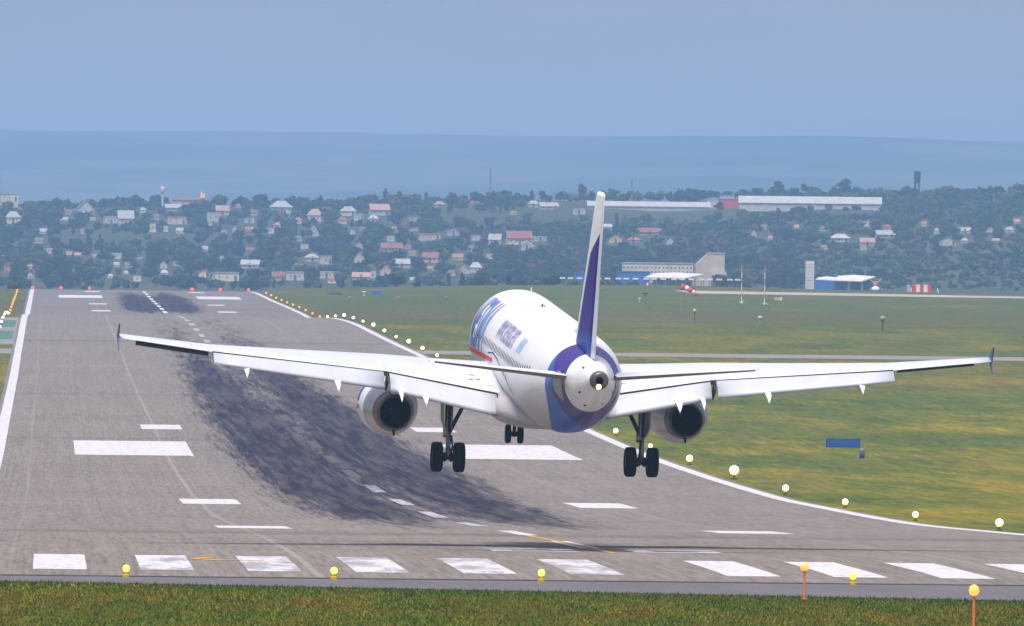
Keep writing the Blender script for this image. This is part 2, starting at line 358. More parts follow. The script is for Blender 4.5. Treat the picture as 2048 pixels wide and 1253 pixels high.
# road through the field seen past the left side of the runway bend
# markings
th = []
for s in (-1, 1):
    for k in range(6): c = CL+s*(2.62+3.6*k); th.append((c-.9, c+.9, 418., 447.5))
for i, a in enumerate(sorted(th)):
    o = strips('threshold_stripe', [a], .028, M_paint_s if 1 <= i <= 5 else M_paint); tag(o, kind='structure')
def mark(name, lst, mat=None, dz=.028): return tag(strips(name, lst, dz, mat or M_paint), kind='structure')
mark('edge_line', [(XL-.45, XL+.45, 455., 2845.)]); mark('edge_line', [(XR-.45, XR+.45, 409., 2845.)])
for y0, y1 in ((497-15, 497+15), (550-14, 550+14)): pass
yy = 484.
while yy < 2800:
    if not (2040 < yy < 2200): mark('centreline_dash', [(CL-.38, CL+.38, yy, yy+30)], M_dash)
    yy += 61.
def both(name, a, b, y0, y1):
    for s in (-1, 1):
        x0, x1 = sorted((CL+s*a, CL+s*b)); mark(name, [(x0, x1, y0, y1)])
both('touchdown_bar', 9.8, 13.2, 572, 590); both('touchdown_bar', 9.8, 13.2, 723, 748); both('aiming_point_bar', 10.1, 19.0, 934, 993)
both('touchdown_bar', 9.8, 13.2, 1045, 1066)
both('aiming_point_bar', 9.9, 19., 2585, 2650); both('touchdown_bar', 9.8, 13.2, 2745, 2768); both('touchdown_bar', 9.8, 13.2, 2420, 2442); both('touchdown_bar', 9.8, 13.2, 2268, 2290)
# runway number, digits 3 m wide seen extremely foreshortened: a two and a six drawn as bars
def digits():
    y0, y1 = 470., 480.; m = []
    def seg(x, a, b, c, d): m.append((x+a, x+b, y0+c, y0+d))
    x = CL-4.3                                   # 2
    seg(x, 0, 3.3, 0, 1.8); seg(x, 0, .8, 1.8, 5); seg(x, 0, 3.3, 4.2, 5.6); seg(x, 2.5, 3.3, 5.6, 8.4); seg(x, 0, 3.3, 8.4, 10)
    x = CL+1.1                                   # 6
    seg(x, 0, 3.3, 0, 1.8); seg(x, 0, .8, 1.8, 8.4); seg(x, 2.5, 3.3, 1.8, 4.4); seg(x, .8, 3.3, 4.4, 5.8); seg(x, 0, 3.3, 8.4, 10)
    return m
mark('runway_number', digits(), dz=.030)
mark('yellow_line', [(lambda y: CL-.35+(545-y)*.004, lambda y: CL-.05+(545-y)*.004, 466., 548.)], M_yel, .034)
V = []; Fc = []
def arrow():
    m = MB()
    for (xa, ya, xb, yb, wd) in ((5.15, 440.3, 7.6, 437.0, .9), (5.15, 440.3, 6.0, 444.2, .8), (5.15, 440.3, 6.1, 437.2, .8)):
        dx, dy = xb-xa, yb-ya; L = math.hypot(dx, dy); nx_, ny_ = -dy/L*.09, dx/L*wd
        q = [(xa-nx_, ya-.5), (xb-nx_, yb-.5), (xb+nx_, yb+.5), (xa+nx_, ya+.5)]
        m.add([(x, y, gz(x, y)+.034) for x, y in q], [(0, 1, 2, 3)])
    return m
a = arrow(); tag(mesh('yellow_arrow', a.V, a.F, M_yel), kind='structure')

# ================================================================== AIRLINER
def livery():
    t = NT('white_airliner_paint', .38, spec=.4); t.b.inputs['Coat Weight'].default_value = .08; t.b.inputs['Coat Roughness'].default_value = .15
    x, y, z = t.xyz(); xa = t.math('SUBTRACT', 17.71, y)                 # metres aft of the nose
    n = t.noise((1.2, .5, 1.2), 4, .6); n2 = t.noise((.6, .25, 4), 4, .7, (3, 3, 3))
    c = t.ramp(n, [(.3, (.76, .77, .79)), (.7, (.84, .85, .87))])
    low = t.math('SUBTRACT', 1., t.step(z, -1.7, .35)); c = t.mix(t.math('MULTIPLY', low, .85), c, (.37, .35, .33))   # underside shading put into the paint colour
    c = t.mix(t.math('MULTIPLY', t.step(n2, .55, .75), .18), c, (.45, .43, .42))
    # panel joints
    pj = t.math('ABSOLUTE', t.math('SUBTRACT', t.math('MODULO', t.math('ADD', xa, .4), 2.66), 1.33)); c = t.mix(t.math('MULTIPLY', t.math('SUBTRACT', 1., t.step(pj, .0, .03)), .35), c, (.3, .3, .32))
    # tail ring: blue leading part then purple, slanted
    zn = t.math('MINIMUM', z, 0.)
    f = t.math('ADD', t.math('SUBTRACT', xa, t.math('MULTIPLY', z, .20)), t.math('MULTIPLY', t.math('MULTIPLY', zn, zn), 1.25))
    ring = t.math('MULTIPLY', t.step(f, 31.07, 31.13), t.math('SUBTRACT', 1., t.step(xa, 33.85, 33.9)))
    wb = t.math('MULTIPLY', t.step(t.math('SUBTRACT', t.math('MULTIPLY', x, -1.), t.math('MULTIPLY', z, .5)), -.25, 1.3), t.math('SUBTRACT', 1.05, t.math('MULTIPLY', zn, 1.1)))
    inner = t.step(t.math('SUBTRACT', t.math('SUBTRACT', f, 31.), wb), -.03, .03)
    c = t.mix(ring, c, t.mix(inner, (.010, .12, .50), (.032, .012, .20)))
    return t.col(c)
def fin_mat():
    t = NT('fin_paint', .5, spec=.25)
    x, y, z = t.xyz(); xa = t.math('SUBTRACT', 17.71, y)
    n = t.noise((1.2, .5, 1.2), 4, .6); c = t.ramp(n, [(.3, (.74, .75, .78)), (.7, (.84, .85, .87))])
    le = t.math('ADD', t.math('MULTIPLY', z, .853), 28.1)                # leading edge line
    a = t.math('SUBTRACT', xa, le)                                       # metres behind it
    front = t.math('ADD', 1.5, t.math('MULTIPLY', t.math('SUBTRACT', z, 1.8), -.02))
    m1 = t.step(t.math('SUBTRACT', a, front), -.05, .05); top = t.math('SUBTRACT', 1., t.step(t.math('ADD', z, t.math('MULTIPLY', a, -.7)), 4.4, 4.48))
    purple = t.mix(t.step(z, 1.9, 2.6), (.02, .10, .42), (.034, .010, .22)); purple = t.mix(t.step(a, 1.5, 1.75), (.03, .10, .35), purple)
    return t.col(t.mix(t.math('MULTIPLY', m1, top), c, purple))
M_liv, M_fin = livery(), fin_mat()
M_wing = plain('pale_grey_wing_paint', (.56, .60, .68), .42, var=.05, sc=.8, spec=.45)
M_wingw = plain('white_wing_paint', (.70, .73, .79), .4, var=.04, sc=.8, spec=.45)
M_flap = plain('light_grey_flap_paint', (.50, .53, .59), .45, var=.05, sc=1.2, spec=.4)
M_black = plain('black_fitting_and_gap_shade', (.012, .012, .014), .8, var=.1)  # black fittings, and the painted shade in the wing gaps
M_tyre = plain('black_tyre_rubber', (.004, .004, .0045), .95, var=.2, spec=.08)
M_strut = plain('dark_oiled_steel', (.020, .020, .022), .6, .3, var=.4, sc=4.)
M_strutl = plain('light_strut_steel', (.32, .32, .33), .35, .7, var=.5, sc=5.)
M_brown = plain('shaded_elevator_underside', (.22, .19, .155), .55, var=.15)  # shade of the elevator underside put into its colour
M_dmetal = plain('heat_stained_metal', (.16, .13, .12), .4, .7, var=.3, sc=3.)
M_metal = plain('bare_metal_and_shaded_cowl', (.50, .49, .47), .33, .75, var=.12, sc=1.5)
M_red = plain('red_marking', (.75, .03, .03), .5, var=.05)
M_pur = plain('purple_marking', (.10, .06, .32), .4, var=.08)
M_glass = plain('cabin_window_glass', (.10, .11, .13), .15, var=.1, spec=.6)
M_inside = plain('black_duct', (.003, .003, .003), .95, var=.1)

jet = bpy.data.objects.new('airliner', None); link(jet); jet.empty_display_size = 1
_y, _p, _r = R(3.3118), R(4.0483), R(0.9373)
rot = Matrix.Rotation(_y, 4, 'Z') @ Matrix.Rotation(_p, 4, 'X') @ Matrix.Rotation(_r, 4, 'Y')
jet.matrix_world = Matrix.Translation((19.5058, 487.5063, 6.4775)) @ rot
tag(jet, 'white airliner with blue and purple tail ring flaring to land over the runway', 'aeroplane')
def B(xa, y, z): return (y, 17.71-xa, z)
ST = [(0., -.45, -.65, .03), (.12, -.2, -.9, .24), (.4, .08, -1.15, .52), (1., .52, -1.5, .93), (2., 1.15, -1.78, 1.34), (3., 1.72, -1.93, 1.62), (4., 1.97, -2.02, 1.82), (5.5, 2.07, -2.07, 1.95), (6.5, 2.07, -2.07, 1.975)] + \
     [(7.+2*i, 2.07, -2.07, 1.975) for i in range(9)] + [(24., 2.07, -2.07, 1.975), (26., 2.07, -2.0, 1.95), (27., 2.065, -1.88, 1.91), (28., 2.05, -1.70, 1.84), (29., 2.02, -1.53, 1.74), (30., 1.97, -1.34, 1.61), (31., 1.90, -1.15, 1.46),
     (32., 1.82, -.95, 1.29), (33., 1.73, -.74, 1.11), (34., 1.63, -.52, .93), (35., 1.52, -.25, .75), (36., 1.40, .08, .56), (36.8, 1.30, .38, .43), (37.2, 1.25, .55, .36)]
def fus(xa):
    X = [s[0] for s in ST]; return [float(np.interp(xa, X, [s[k] for s in ST])) for k in (1, 2, 3)]
def fpt(xa, ang, off=0.):      # ang 0 = top, pi/2 = right side
    t, b, wd = fus(xa); c, h = (t+b)/2, (t-b)/2
    return B(xa, (wd+off)*math.sin(ang), c+(h+off)*math.cos(ang))
NS = 56; m = MB(); V = []; Fc = []
for s in ST: V += [fpt(s[0], 2*math.pi*i/NS) for i in range(NS)]
k = len(ST)
Fc = [(j*NS+i, j*NS+(i+1)%NS, (j+1)*NS+(i+1)%NS, (j+1)*NS+i) for j in range(k-1) for i in range(NS)]+[tuple(range(NS))]
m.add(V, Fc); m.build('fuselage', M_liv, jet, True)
# auxiliary exhaust at the tail
m = MB(); c0 = .90
m.lathe([(.36, 17.71-37.2), (.335, 17.71-37.42), (.30, 17.71-37.5), (.15, 17.71-37.48)], (0, 0, c0), 'y', 28, 0, False); m.lathe([(.15, 17.71-37.48), (.145, 17.71-36.9)], (0, 0, c0+.02), 'y', 20, 1, False); m.lathe([(.145, 17.71-36.95), (.001, 17.71-36.94)], (0, 0, c0+.02), 'y', 20, 1, False)
m.build('tail_exhaust', [M_dmetal, M_inside], jet, True)
m = MB(); m.lathe([(.02, -.06), (.085, -.03), (.10, 0), (.06, .05)], B(37.50, -.03, c0-.22), 'y', 14); m.build('tail_light', glow('lit_tail_lamp', (1, .62, .25), 3), jet, True)
# wing to body fairing
def section_loft(name, secs, mats, parent, n=28, smooth=True):
    V = []
    for (xa, wd, zt, zb, p) in secs:
        c, h = (zt+zb)/2, (zt-zb)/2
        for i in range(n):
            a = 2*math.pi*i/n; s_, c_ = math.sin(a), math.cos(a)
            V.append(B(xa, wd*math.copysign(abs(s_)**p, s_), c+h*math.copysign(abs(c_)**p, c_)))
    k = len(secs); Fc = [(j*n+i, j*n+(i+1)%n, (j+1)*n+(i+1)%n, (j+1)*n+i) for j in range(k-1) for i in range(n)]+[tuple(range(n)), tuple(range((k-1)*n, k*n))]
    m = MB(); m.add(V, Fc); return m.build(name, mats, parent, smooth)
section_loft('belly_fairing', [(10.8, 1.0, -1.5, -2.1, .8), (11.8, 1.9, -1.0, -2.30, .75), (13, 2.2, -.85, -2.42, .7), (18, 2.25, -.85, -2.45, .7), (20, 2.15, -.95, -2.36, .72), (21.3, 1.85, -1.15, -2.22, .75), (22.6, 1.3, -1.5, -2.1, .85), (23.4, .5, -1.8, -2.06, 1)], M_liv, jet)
# cabin windows
wm = bpy.data.meshes.new('window'); 
def window_obj(xa, sd):
    m = MB(); a0 = math.acos(.45/2.07)
    pts = []
    for i in range(8):
        t = 2*math.pi*i/8; pts.append(fpt(xa+.115*math.cos(t), sd*(a0-.085*math.sin(t)), .008))
    m.add(pts, [tuple(range(8))]); return mesh('window', m.V, m.F, M_glass, jet)
for sd in (-1, 1):
    for i in range(42): window_obj(6.2+.54*i, sd)
# titles wrapped on the hull
def wrap_text(name, txt, xa0, z_mid, height, length, mat, sd=-1):
    cu = bpy.data.curves.new(name, 'FONT'); cu.body = txt; cu.size = 1; cu.resolution_u = 2; cu.offset = .02 if height > 1 else 0.
    ob = bpy.data.objects.new(name, cu); COL.objects.link(ob); dg = bpy.context.evaluated_depsgraph_get(); dg.update()
    me = bpy.data.meshes.new_from_object(ob.evaluated_get(dg)); bpy.data.objects.remove(ob)
    co = np.array([v.co[:] for v in me.vertices]); mn, mx = co.min(0), co.max(0)
    bm = bmesh.new(); bm.from_mesh(me)
    for v in bm.verts: v.co.x = (v.co.x-mn[0])/(mx[0]-mn[0])*length; v.co.y = (v.co.y-mn[1])/(mx[1]-mn[1])*height-height/2
    for k in range(1, 12):
        bmesh.ops.bisect_plane(bm, geom=bm.verts[:]+bm.edges[:]+bm.faces[:], plane_co=(0, -height/2+height*k/12, 0), plane_no=(0, 1, 0))
    a0 = math.acos(z_mid/2.07)
    for v in bm.verts:
        s, tt = v.co.x, v.co.y; v.co = Vector(fpt(xa0+s, sd*(a0-tt/2.02), .012))
    bm.to_mesh(me); bm.free(); me.materials.clear(); me.materials.append(mat); me.name = name
    return link(bpy.data.objects.new(name, me), jet)
def title_mat():
    t = NT('blue_title_paint', .4); z = t.xyz()[2]
    return t.col(t.ramp(t.noise((.5, .35, .4), 2), [(.35, (.06, .05, .26)), (.5, (.07, .16, .50)), (.62, (.18, .32, .62))]))
M_title = title_mat(); M_titlel = plain('pale_violet_title', (.32, .32, .58), .4)
wrap_text('title_lettering', 'NESMA', 5.0, .95, 2.3, 5.9, M_title)
wrap_text('web_lettering', 'www.nesma.aero', 14.6, 1.18, .85, 6.6, M_titlel)
m = MB(); a0 = math.acos(1.15/2.07); V = [fpt(22.9+1.5*i/3, -(a0-.30*(j/4-.5)), .012) for j in range(5) for i in range(4)]
m.add(V, [(j*4+i, j*4+i+1, j*4+i+5, j*4+i+4) for j in range(4) for i in range(3)]); mesh('emblem', m.V, m.F, plain('pale_blue_emblem', (.35, .50, .72), .4, var=.25, sc=3), jet)
m = MB(); V = []
for i in range(31):
    xa = 2.2+i*.44; zc = -.42+.012*i
    for dz in (-.085, .085):
        t_, b_, w_ = fus(xa); c_, h_ = (t_+b_)/2, (t_-b_)/2; V.append(fpt(xa, -math.acos(max(-1, min(1, (zc+dz-c_)/h_))), .012))
m.add(V, [(2*i, 2*i+1, 2*i+3, 2*i+2) for i in range(30)]); mesh('red_stripe', m.V, m.F, M_red, jet)  # red stripe along the lower left flank
for (xa, ht, ln) in ((10., .42, .35), (15.2, .14, .2)):
    m = MB(); m.add([B(xa-ln/2, -.02, 2.03), B(xa+ln/2, -.02, 2.03), B(xa+ln*.6, -.012, 2.07+ht), B(xa+ln*.2, -.012, 2.07+ht), B(xa-ln/2, .02, 2.03), B(xa+ln/2, .02, 2.03), B(xa+ln*.6, .012, 2.07+ht), B(xa+ln*.2, .012, 2.07+ht)],
          [(0, 1, 2, 3), (4, 5, 6, 7), (0, 1, 5, 4), (1, 2, 6, 5), (2, 3, 7, 6), (3, 0, 4, 7)]); m.build('aerial_blade', M_liv, jet)
m = MB(); m.lathe([(.08, -.02), (.075, .04), (.05, .10), (.01, .12)], B(15., 0, 2.07), 'z', 12); m.build('beacon', plain('dark_red_dome', (.12, .015, .03), .3), jet, True)
# tail plane patch plates
for sd in (-1, 1):
    SC_ = .66; pr = [(32.0, .10), (32.25, .62), (32.7, .88), (33.3, .85), (33.75, .55), (33.85, .1), (33.7, -.35), (33.2, -.85), (32.7, -.6), (32.2, -.3)]
    def onf(xa, z, off):
        t_, b_, w_ = fus(xa); c_, h_ = (t_+b_)/2, (t_-b_)/2; return fpt(xa, sd*math.acos(max(-1, min(1, (z+.28-c_)/h_))), off)
    V = [onf(32.95, .12, .03)]; n_ = len(pr)
    pr = [(32.95+(a-32.95)*SC_, .12+(b-.12)*SC_) for a, b in pr]
    for q in (.25, .5, .75, 1.): V += [onf(32.95+(a-32.95)*q, .12+(b-.12)*q, .03 if q < 1 else .015) for a, b in pr]
    Fp = [(0, i+1, (i+1)%n_+1) for i in range(n_)]+[(1+k*n_+i, 1+(k+1)*n_+i, 1+(k+1)*n_+(i+1)%n_, 1+k*n_+(i+1)%n_) for k in range(3) for i in range(n_)]
    mesh('tailplane_plate', V, Fp, plain('grey_steel_plate', (.36, .39, .40), .45, .2, var=.2, sc=3), jet, True)
# belly seam lines
for pth in ([(19.5, -1.62), (21, -1.74), (22.5, -1.95), (23.6, -2.2), (24.6, -2.5), (25.2, -2.85)], [(13.5, -1.52), (15.5, -1.45), (17.5, -1.50), (19.0, -1.62)], [(21.2, -1.72), (21.5, -1.50), (21.8, -1.35)]):
    V = []
    for i in range(len(pth)):
        xa, an = pth[i]; V += [fpt(xa-.03, an-.012, .012), fpt(xa+.03, an+.012, .012)]
    mesh('panel_seam', V, [(2*i, 2*i+1, 2*i+3, 2*i+2) for i in range(len(pth)-1)], M_strut, jet)
# small inspection openings on the tail cone
for (xa, ang) in ((35.6, -.75), (35.6, -2.1), (34.9, -2.8), (34.9, 2.6), (34.2, 1.9)):
    m = MB(); m.add([fpt(xa+dx, ang+da, .01) for dx, da in ((-.12, -.05), (.12, -.05), (.12, .05), (-.12, .05))], [(0, 1, 2, 3)]); mesh('vent', m.V, m.F, M_black, jet)

# wings --------------------------------------------------------------
def aero(n=10):      # unit airfoil upper then lower, x from TE(1) to LE(0) and back
    xs = [.5*(1+math.cos(math.pi*i/n)) for i in range(n+1)]
    th = lambda x: 5*(.2969*math.sqrt(x)-.126*x-.3516*x*x+.2843*x**3-.1015*x**4)
    return [(x, th(x)) for x in xs]+[(x, -th(x)*.75) for x in xs[-2:0:-1]]
def loft(name, secs, mats, parent, smooth=True, n=10, cut=None):
    """secs: (x_le, y, z_le, chord, incidence, thickness); cut = chord share where the section ends"""
    A = aero(n); V = []; c = cut or 1.
    for (xl, y, zl, ch, inc, th) in secs:
        for (u, v) in A:
            u_ = u*c; th_ = 5*(.2969*math.sqrt(u_)-.126*u_-.3516*u_*u_+.2843*u_**3-.1015*u_**4)*(1 if v >= 0 else -.75); zz = th_*th*ch
            if u >= .999 and v < 0.01: zz = 0 if cut is None else th_*th*ch
            V.append(B(xl+u_*ch, y, zl-u_*ch*math.sin(inc)+zz))
    k = len(A); q = len(secs)
    Fc = [(j*k+i, j*k+(i+1)%k, (j+1)*k+(i+1)%k, (j+1)*k+i) for j in range(q-1) for i in range(k)]+[tuple(range(k)), tuple(range((q-1)*k, q*k))]
    m = MB(); m.add(V, Fc); o = m.build(name, mats, parent, smooth)
    return o
YS = [1.2, 2., 4.2, 6.4, 9., 11.5, 13.35, 16.3, 17.0]
def xle(y): return 11.9+(y-1.98)*.516
def xg(y): return float(np.interp(y, [0, 2, 6.4, 13.35, 16.3, 17], [18.5, 18.5, 18.6, 19.95, 20.85, 21.0]))   # where the fixed wing ends
def zg(y): return float(np.interp(y, [0, 2, 6.35, 13.3, 17], [-1.32, -1.13, -.40, .30, .83]))
for sd in (-1, 1):
    secs = []
    for y in YS:
        L = xle(y); ch = xg(y)-L; inc = float(np.interp(y, [2, 6.4, 17], [R(4.2), R(2.8), R(1.0)])); th = float(np.interp(y, [2, 6.4, 17], [.145, .125, .11]))
        secs.append((L, sd*y, zg(y)+ch*math.sin(inc), ch, inc, th))
    wing = loft('wing', secs, M_wing, jet, n=12)
    def wz(xa, y):   # upper surface height
        L = xle(y); ch = xg(y)-L; u = min(.999, max(0, (xa-L)/ch)); inc = float(np.interp(y, [2, 6.4, 17], [R(4.2), R(2.8), R(1.0)])); th = float(np.interp(y, [2, 6.4, 17], [.145, .125, .11]))
        return zg(y)+ch*math.sin(inc)*(1-u)+5*(.2969*math.sqrt(u)-.126*u-.3516*u*u+.2843*u**3-.1015*u**4)*th*ch
    # spoilers and light panel strip just ahead of the gap
    def patch(name, ys, x0f, x1f, mat, off=.012, nseg=6):
        V = []; 
        for y in ys:
            for i in range(nseg+1): xa = x0f(y)+(x1f(y)-x0f(y))*i/nseg; V.append(B(xa, sd*y, wz(xa, y)+off))
        k = nseg+1; return mesh(name, V, [(j*k+i, j*k+i+1, (j+1)*k+i+1, (j+1)*k+i) for j in range(len(ys)-1) for i in range(nseg)], mat, wing, True)
    for a, b in ((2.35, 4.2), (4.3, 6.3), (6.55, 8.1), (8.2, 9.7), (9.8, 11.3), (11.4, 12.9)):
        patch('spoiler', [a, (a+b)/2, b], lambda y: xg(y)-.85, lambda y: xg(y)-.02, M_wingw)
    patch('root_panel', [2.1, 2.8, 3.6, 4.1], lambda y: xg(y)-.9-(4.2-y)*1.4, lambda y: xg(y)-.87, M_wingw)
    for q, (xa, y) in enumerate(((17.1, 2.7), (17.3, 3.0), (16.6, 2.9))):
        mm = MB(); mm.box(B(xa, sd*y, wz(xa, y)+.02), (.22, .16, .01)); mm.build('red_stencil', M_red, wing)
    # dark strips that paint in the shade of the trailing edge gaps
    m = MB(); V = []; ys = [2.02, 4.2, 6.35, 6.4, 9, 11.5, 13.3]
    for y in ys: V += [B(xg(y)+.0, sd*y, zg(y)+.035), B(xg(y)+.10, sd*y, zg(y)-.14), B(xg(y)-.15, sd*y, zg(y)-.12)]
    m.add(V, [(3*i, 3*i+1, 3*i+4, 3*i+3) for i in range(6)]+[(3*i+1, 3*i+2, 3*i+5, 3*i+4) for i in range(6)]); m.build('flap_gap_shade', M_black, wing)
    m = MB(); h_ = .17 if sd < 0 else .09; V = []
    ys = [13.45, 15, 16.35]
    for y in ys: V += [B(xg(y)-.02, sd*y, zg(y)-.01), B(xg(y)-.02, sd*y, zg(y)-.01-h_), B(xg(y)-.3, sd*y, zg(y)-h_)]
    m.add(V, [(3*i, 3*i+1, 3*i+4, 3*i+3) for i in range(2)]+[(3*i+1, 3*i+2, 3*i+5, 3*i+4) for i in range(2)]); m.build('aileron_gap_shade', M_black, wing)
    patch('aileron', [13.5, 14.5, 15.4, 16.25], lambda y: xg(y)-.6, lambda y: xg(y)+.02, M_wingw)
    # flaps: gap edge to dropped trailing edge
    FL = {2.06: (18.56, -1.19, 19.95, -1.93), 6.28: (18.62, -.45, 19.70, -1.07), 6.52: (18.66, -.40, 19.75, -1.00), 13.27: (20.02, .26, 20.92, -.09)}
    def flap(name, ya, yb):
        V = []; secs = []
        for i in range(7):
            y = ya+(yb-ya)*i/6; a, b = FL[ya], FL[yb]; t = i/6; x0, z0, x1, z1 = [a[k]+(b[k]-a[k])*t for k in range(4)]
            ch = math.hypot(x1-x0, z1-z0); ang = math.atan2(z0-z1, x1-x0); sec = []
            for u, v in ((1, 0), (.75, .030), (.5, .065), (.25, .085), (.08, .07), (0, 0), (.08, -.045), (.25, -.05), (.5, -.04), (.75, -.02)):
                dx, dz = u*ch, v*ch; V.append(B(x0+dx*math.cos(ang)+dz*math.sin(ang), sd*y, z0-dx*math.sin(ang)+dz*math.cos(ang)))
        k = 10; m = MB(); m.add(V, [(j*k+i, j*k+(i+1)%k, (j+1)*k+(i+1)%k, (j+1)*k+i) for j in range(6) for i in range(k)]+[tuple(range(k)), tuple(range(6*k, 7*k))])
        return m.build(name, M_flap, wing, True)
    flap('inner_flap', 2.06, 6.28); flap('outer_flap', 6.52, 13.27)
    m = MB(); m.box(B(19.05, sd*6.40, -.72), (.07, .95, .42), rot=Matrix.Rotation(R(-28), 3, 'X')); m.build('flap_divider', M_strut, wing)
    m = MB(); m.box(B(19.35, sd*2.04, -1.52), (.05, 1.5, .16), rot=Matrix.Rotation(R(28), 3, 'X')); m.build('root_gap_dark', M_strut, wing)  # dark box standing in for the dark gap at the flap root
    # flap track fairings
    for (y, xe, ze, s_) in ((12.0, 20.9, -.30, .85), (8.4, 20.45, -.78, .95), (5.9, 20.2, -1.14, .7), (4.95, 20.25, -1.24, 1.05)):
        V = []; xm = xg(y)-.3
        path = [(xle(y)+(xm-xle(y))*.35, zg(y)-.20, .06, .05), (xm-1.2, zg(y)-.25, .30, .34), (xm, zg(y)-.32, .34, .44), (xe-.5, ze+.12, .34, .46), (xe, ze-.0, .26, .40), (xe+.25, ze-.22, .05, .14)]
        for (xa, zt, wd, dp) in path:
            wd *= s_*.8; dp *= s_*.74
            V += [B(xa, sd*y-wd/2, zt), B(xa, sd*y+wd/2, zt), B(xa, sd*y+wd*.42, zt-dp*.35), B(xa, sd*y, zt-dp), B(xa, sd*y-wd*.42, zt-dp*.35)]
        m = MB(); m.add(V, [(j*5+i, j*5+(i+1)%5, (j+1)*5+(i+1)%5, (j+1)*5+i) for j in range(5) for i in range(5)]+[tuple(range(5)), tuple(range(25, 30))]); m.build('flap_track_fairing', M_wingw, wing)
    # wing tip fence
    m = MB(); y = 17.02; tip = [(20.2, .86), (20.8, 1.22), (21.3, 1.42), (21.35, 1.38), (21.05, .88), (21.35, .42), (21.28, .38), (20.7, .56)]
    V = [B(a, sd*y-.02, b) for a, b in tip]+[B(a, sd*y+.02, b) for a, b in tip]; n_ = len(tip)
    m.add(V, [tuple(range(n_)), tuple(range(2*n_-1, n_-1, -1))]+[(i, (i+1)%n_, n_+(i+1)%n_, n_+i) for i in range(n_)]); m.build('wingtip_fence', plain('navy_fence_paint', (.06, .07, .20), .4), wing)
    # engine ---------------------------------------------------------
    eng = bpy.data.objects.new('engine', None); link(eng, jet); ey, ez = sd*5.75, -2.19
    def nl(name, prof, mat, smooth=True, caps=False, n=40):
        m = MB(); m.lathe([(r, 17.71-x) for x, r in prof], (ey, 0, ez), 'y', n, 0, caps); return m.build(name, mat, eng, smooth)
    nl('nacelle', [(10.35, .86), (10.3, .92), (10.4, .99), (10.9, 1.10), (11.8, 1.17), (12.8, 1.15), (13.5, 1.07)], M_wingw if sd < 0 else M_metal)  # right cowl gets the metal tone to paint in its shade
    nl('thrust_reverser', [(13.5, 1.065), (14.0, .99), (14.6, .88), (14.9, .815)], M_metal)
    nl('exhaust_nozzle', [(14.9, .81), (15.3, .72), (15.75, .635), (15.76, .60)], M_dmetal)
    nl('exhaust_duct', [(15.70, .615), (14.6, .66), (13.8, .60), (13.79, .01)], M_inside)
    nl('inlet_lip', [(10.36, .85), (10.29, .93), (10.40, .985), (10.41, .84), (11.2, .80), (11.21, .05)], M_metal)
    m = MB(); V = []
    for (xa, zt, zb, wd) in ((11.2, -1.05, -1.3, .1), (12.4, -.55, -1.25, .20), (14.2, -.75, -1.35, .24), (16.2, -.95, -1.45, .18), (17.2, -1.0, -1.25, .06)):
        V += [B(xa, ey-wd, zb), B(xa, ey-wd, zt), B(xa, ey+wd, zt), B(xa, ey+wd, zb)]
    m.add(V, [(j*4+i, j*4+(i+1)%4, (j+1)*4+(i+1)%4, (j+1)*4+i) for j in range(4) for i in range(4)]+[(0, 1, 2, 3), (16, 17, 18, 19)]); m.build('pylon', M_wing, eng)
    m = MB(); m.tube(B(15.1, ey+.02, ez-.72), B(15.25, ey+.02, ez-.93), .07, .035, 8); m.build('drain_mast', M_black, eng)
    def npatch(name, x0, x1, a0, a1, mat):
        V = []; rr = lambda x: float(np.interp(x, [10.4, 10.9, 11.8, 12.8, 13.5], [.99, 1.10, 1.17, 1.15, 1.07]))+.012
        for i in range(5):
            xa = x0+(x1-x0)*i/4
            for j in range(7): a = a0+(a1-a0)*j/6; V.append(B(xa, ey-rr(xa)*math.sin(a), ez+rr(xa)*math.cos(a)))
        return mesh(name, V, [(i*7+j, i*7+j+1, (i+1)*7+j+1, (i+1)*7+j) for i in range(4) for j in range(6)], mat, eng, True)
    npatch('cowl_stripe', 11.6, 12.3, R(38), R(82), M_pur); npatch('cowl_emblem', 10.8, 12.6 if sd < 0 else 12.6, R(88), R(97), M_red)
    # main gear ------------------------------------------------------
    gear = bpy.data.objects.new('main_gear', None); link(gear, jet); gy = sd*3.795
    m = MB(); m.tube(B(17.6, gy, -1.3), B(17.65, gy, -2.75), .17, .15, 14); m.build('upper_strut', M_strut, gear, True)
    m = MB(); m.tube(B(17.65, gy, -2.75), B(17.71, gy, -3.72), .10, .10, 14); m.tube(B(17.6, gy-.06, -2.6), B(17.6, gy-.06, -2.95), .16, .16, 12); m.build('lower_strut', M_strutl, gear, True)
    m = MB(); m.tube(B(17.9, gy+.10, -1.5), B(17.9, gy+.08, -2.7), .035, .035, 6); m.tube(B(17.95, gy-.10, -1.5), B(17.92, gy-.09, -3.4), .025, .025, 6); m.build('hydraulic_line', M_strutl, gear, True)
    m = MB(); m.tube(B(17.6, gy-sd*.05, -2.72), B(17.4, gy-sd*.72, -1.4), .085, .075, 10); m.build('side_brace', M_strut, gear, True)
    m = MB(); m.tube(B(18.0, gy-sd*.08, -2.85), B(18.15, gy-sd*.12, -3.25), .05, .04, 8); m.tube(B(18.15, gy-sd*.12, -3.25), B(17.8, gy-sd*.1, -3.62), .04, .05, 8); m.build('torque_link', M_strut, gear, True)
    m = MB(); m.tube(B(17.71, gy-.48, -3.72), B(17.71, gy+.48, -3.72), .10, .10, 12); m.lathe([(.14, -.22), (.20, -.12), (.10, 0), (.20, .12), (.14, .22)], B(17.71, gy, -3.72), 'x', 12); m.build('axle', M_strut, gear, True)
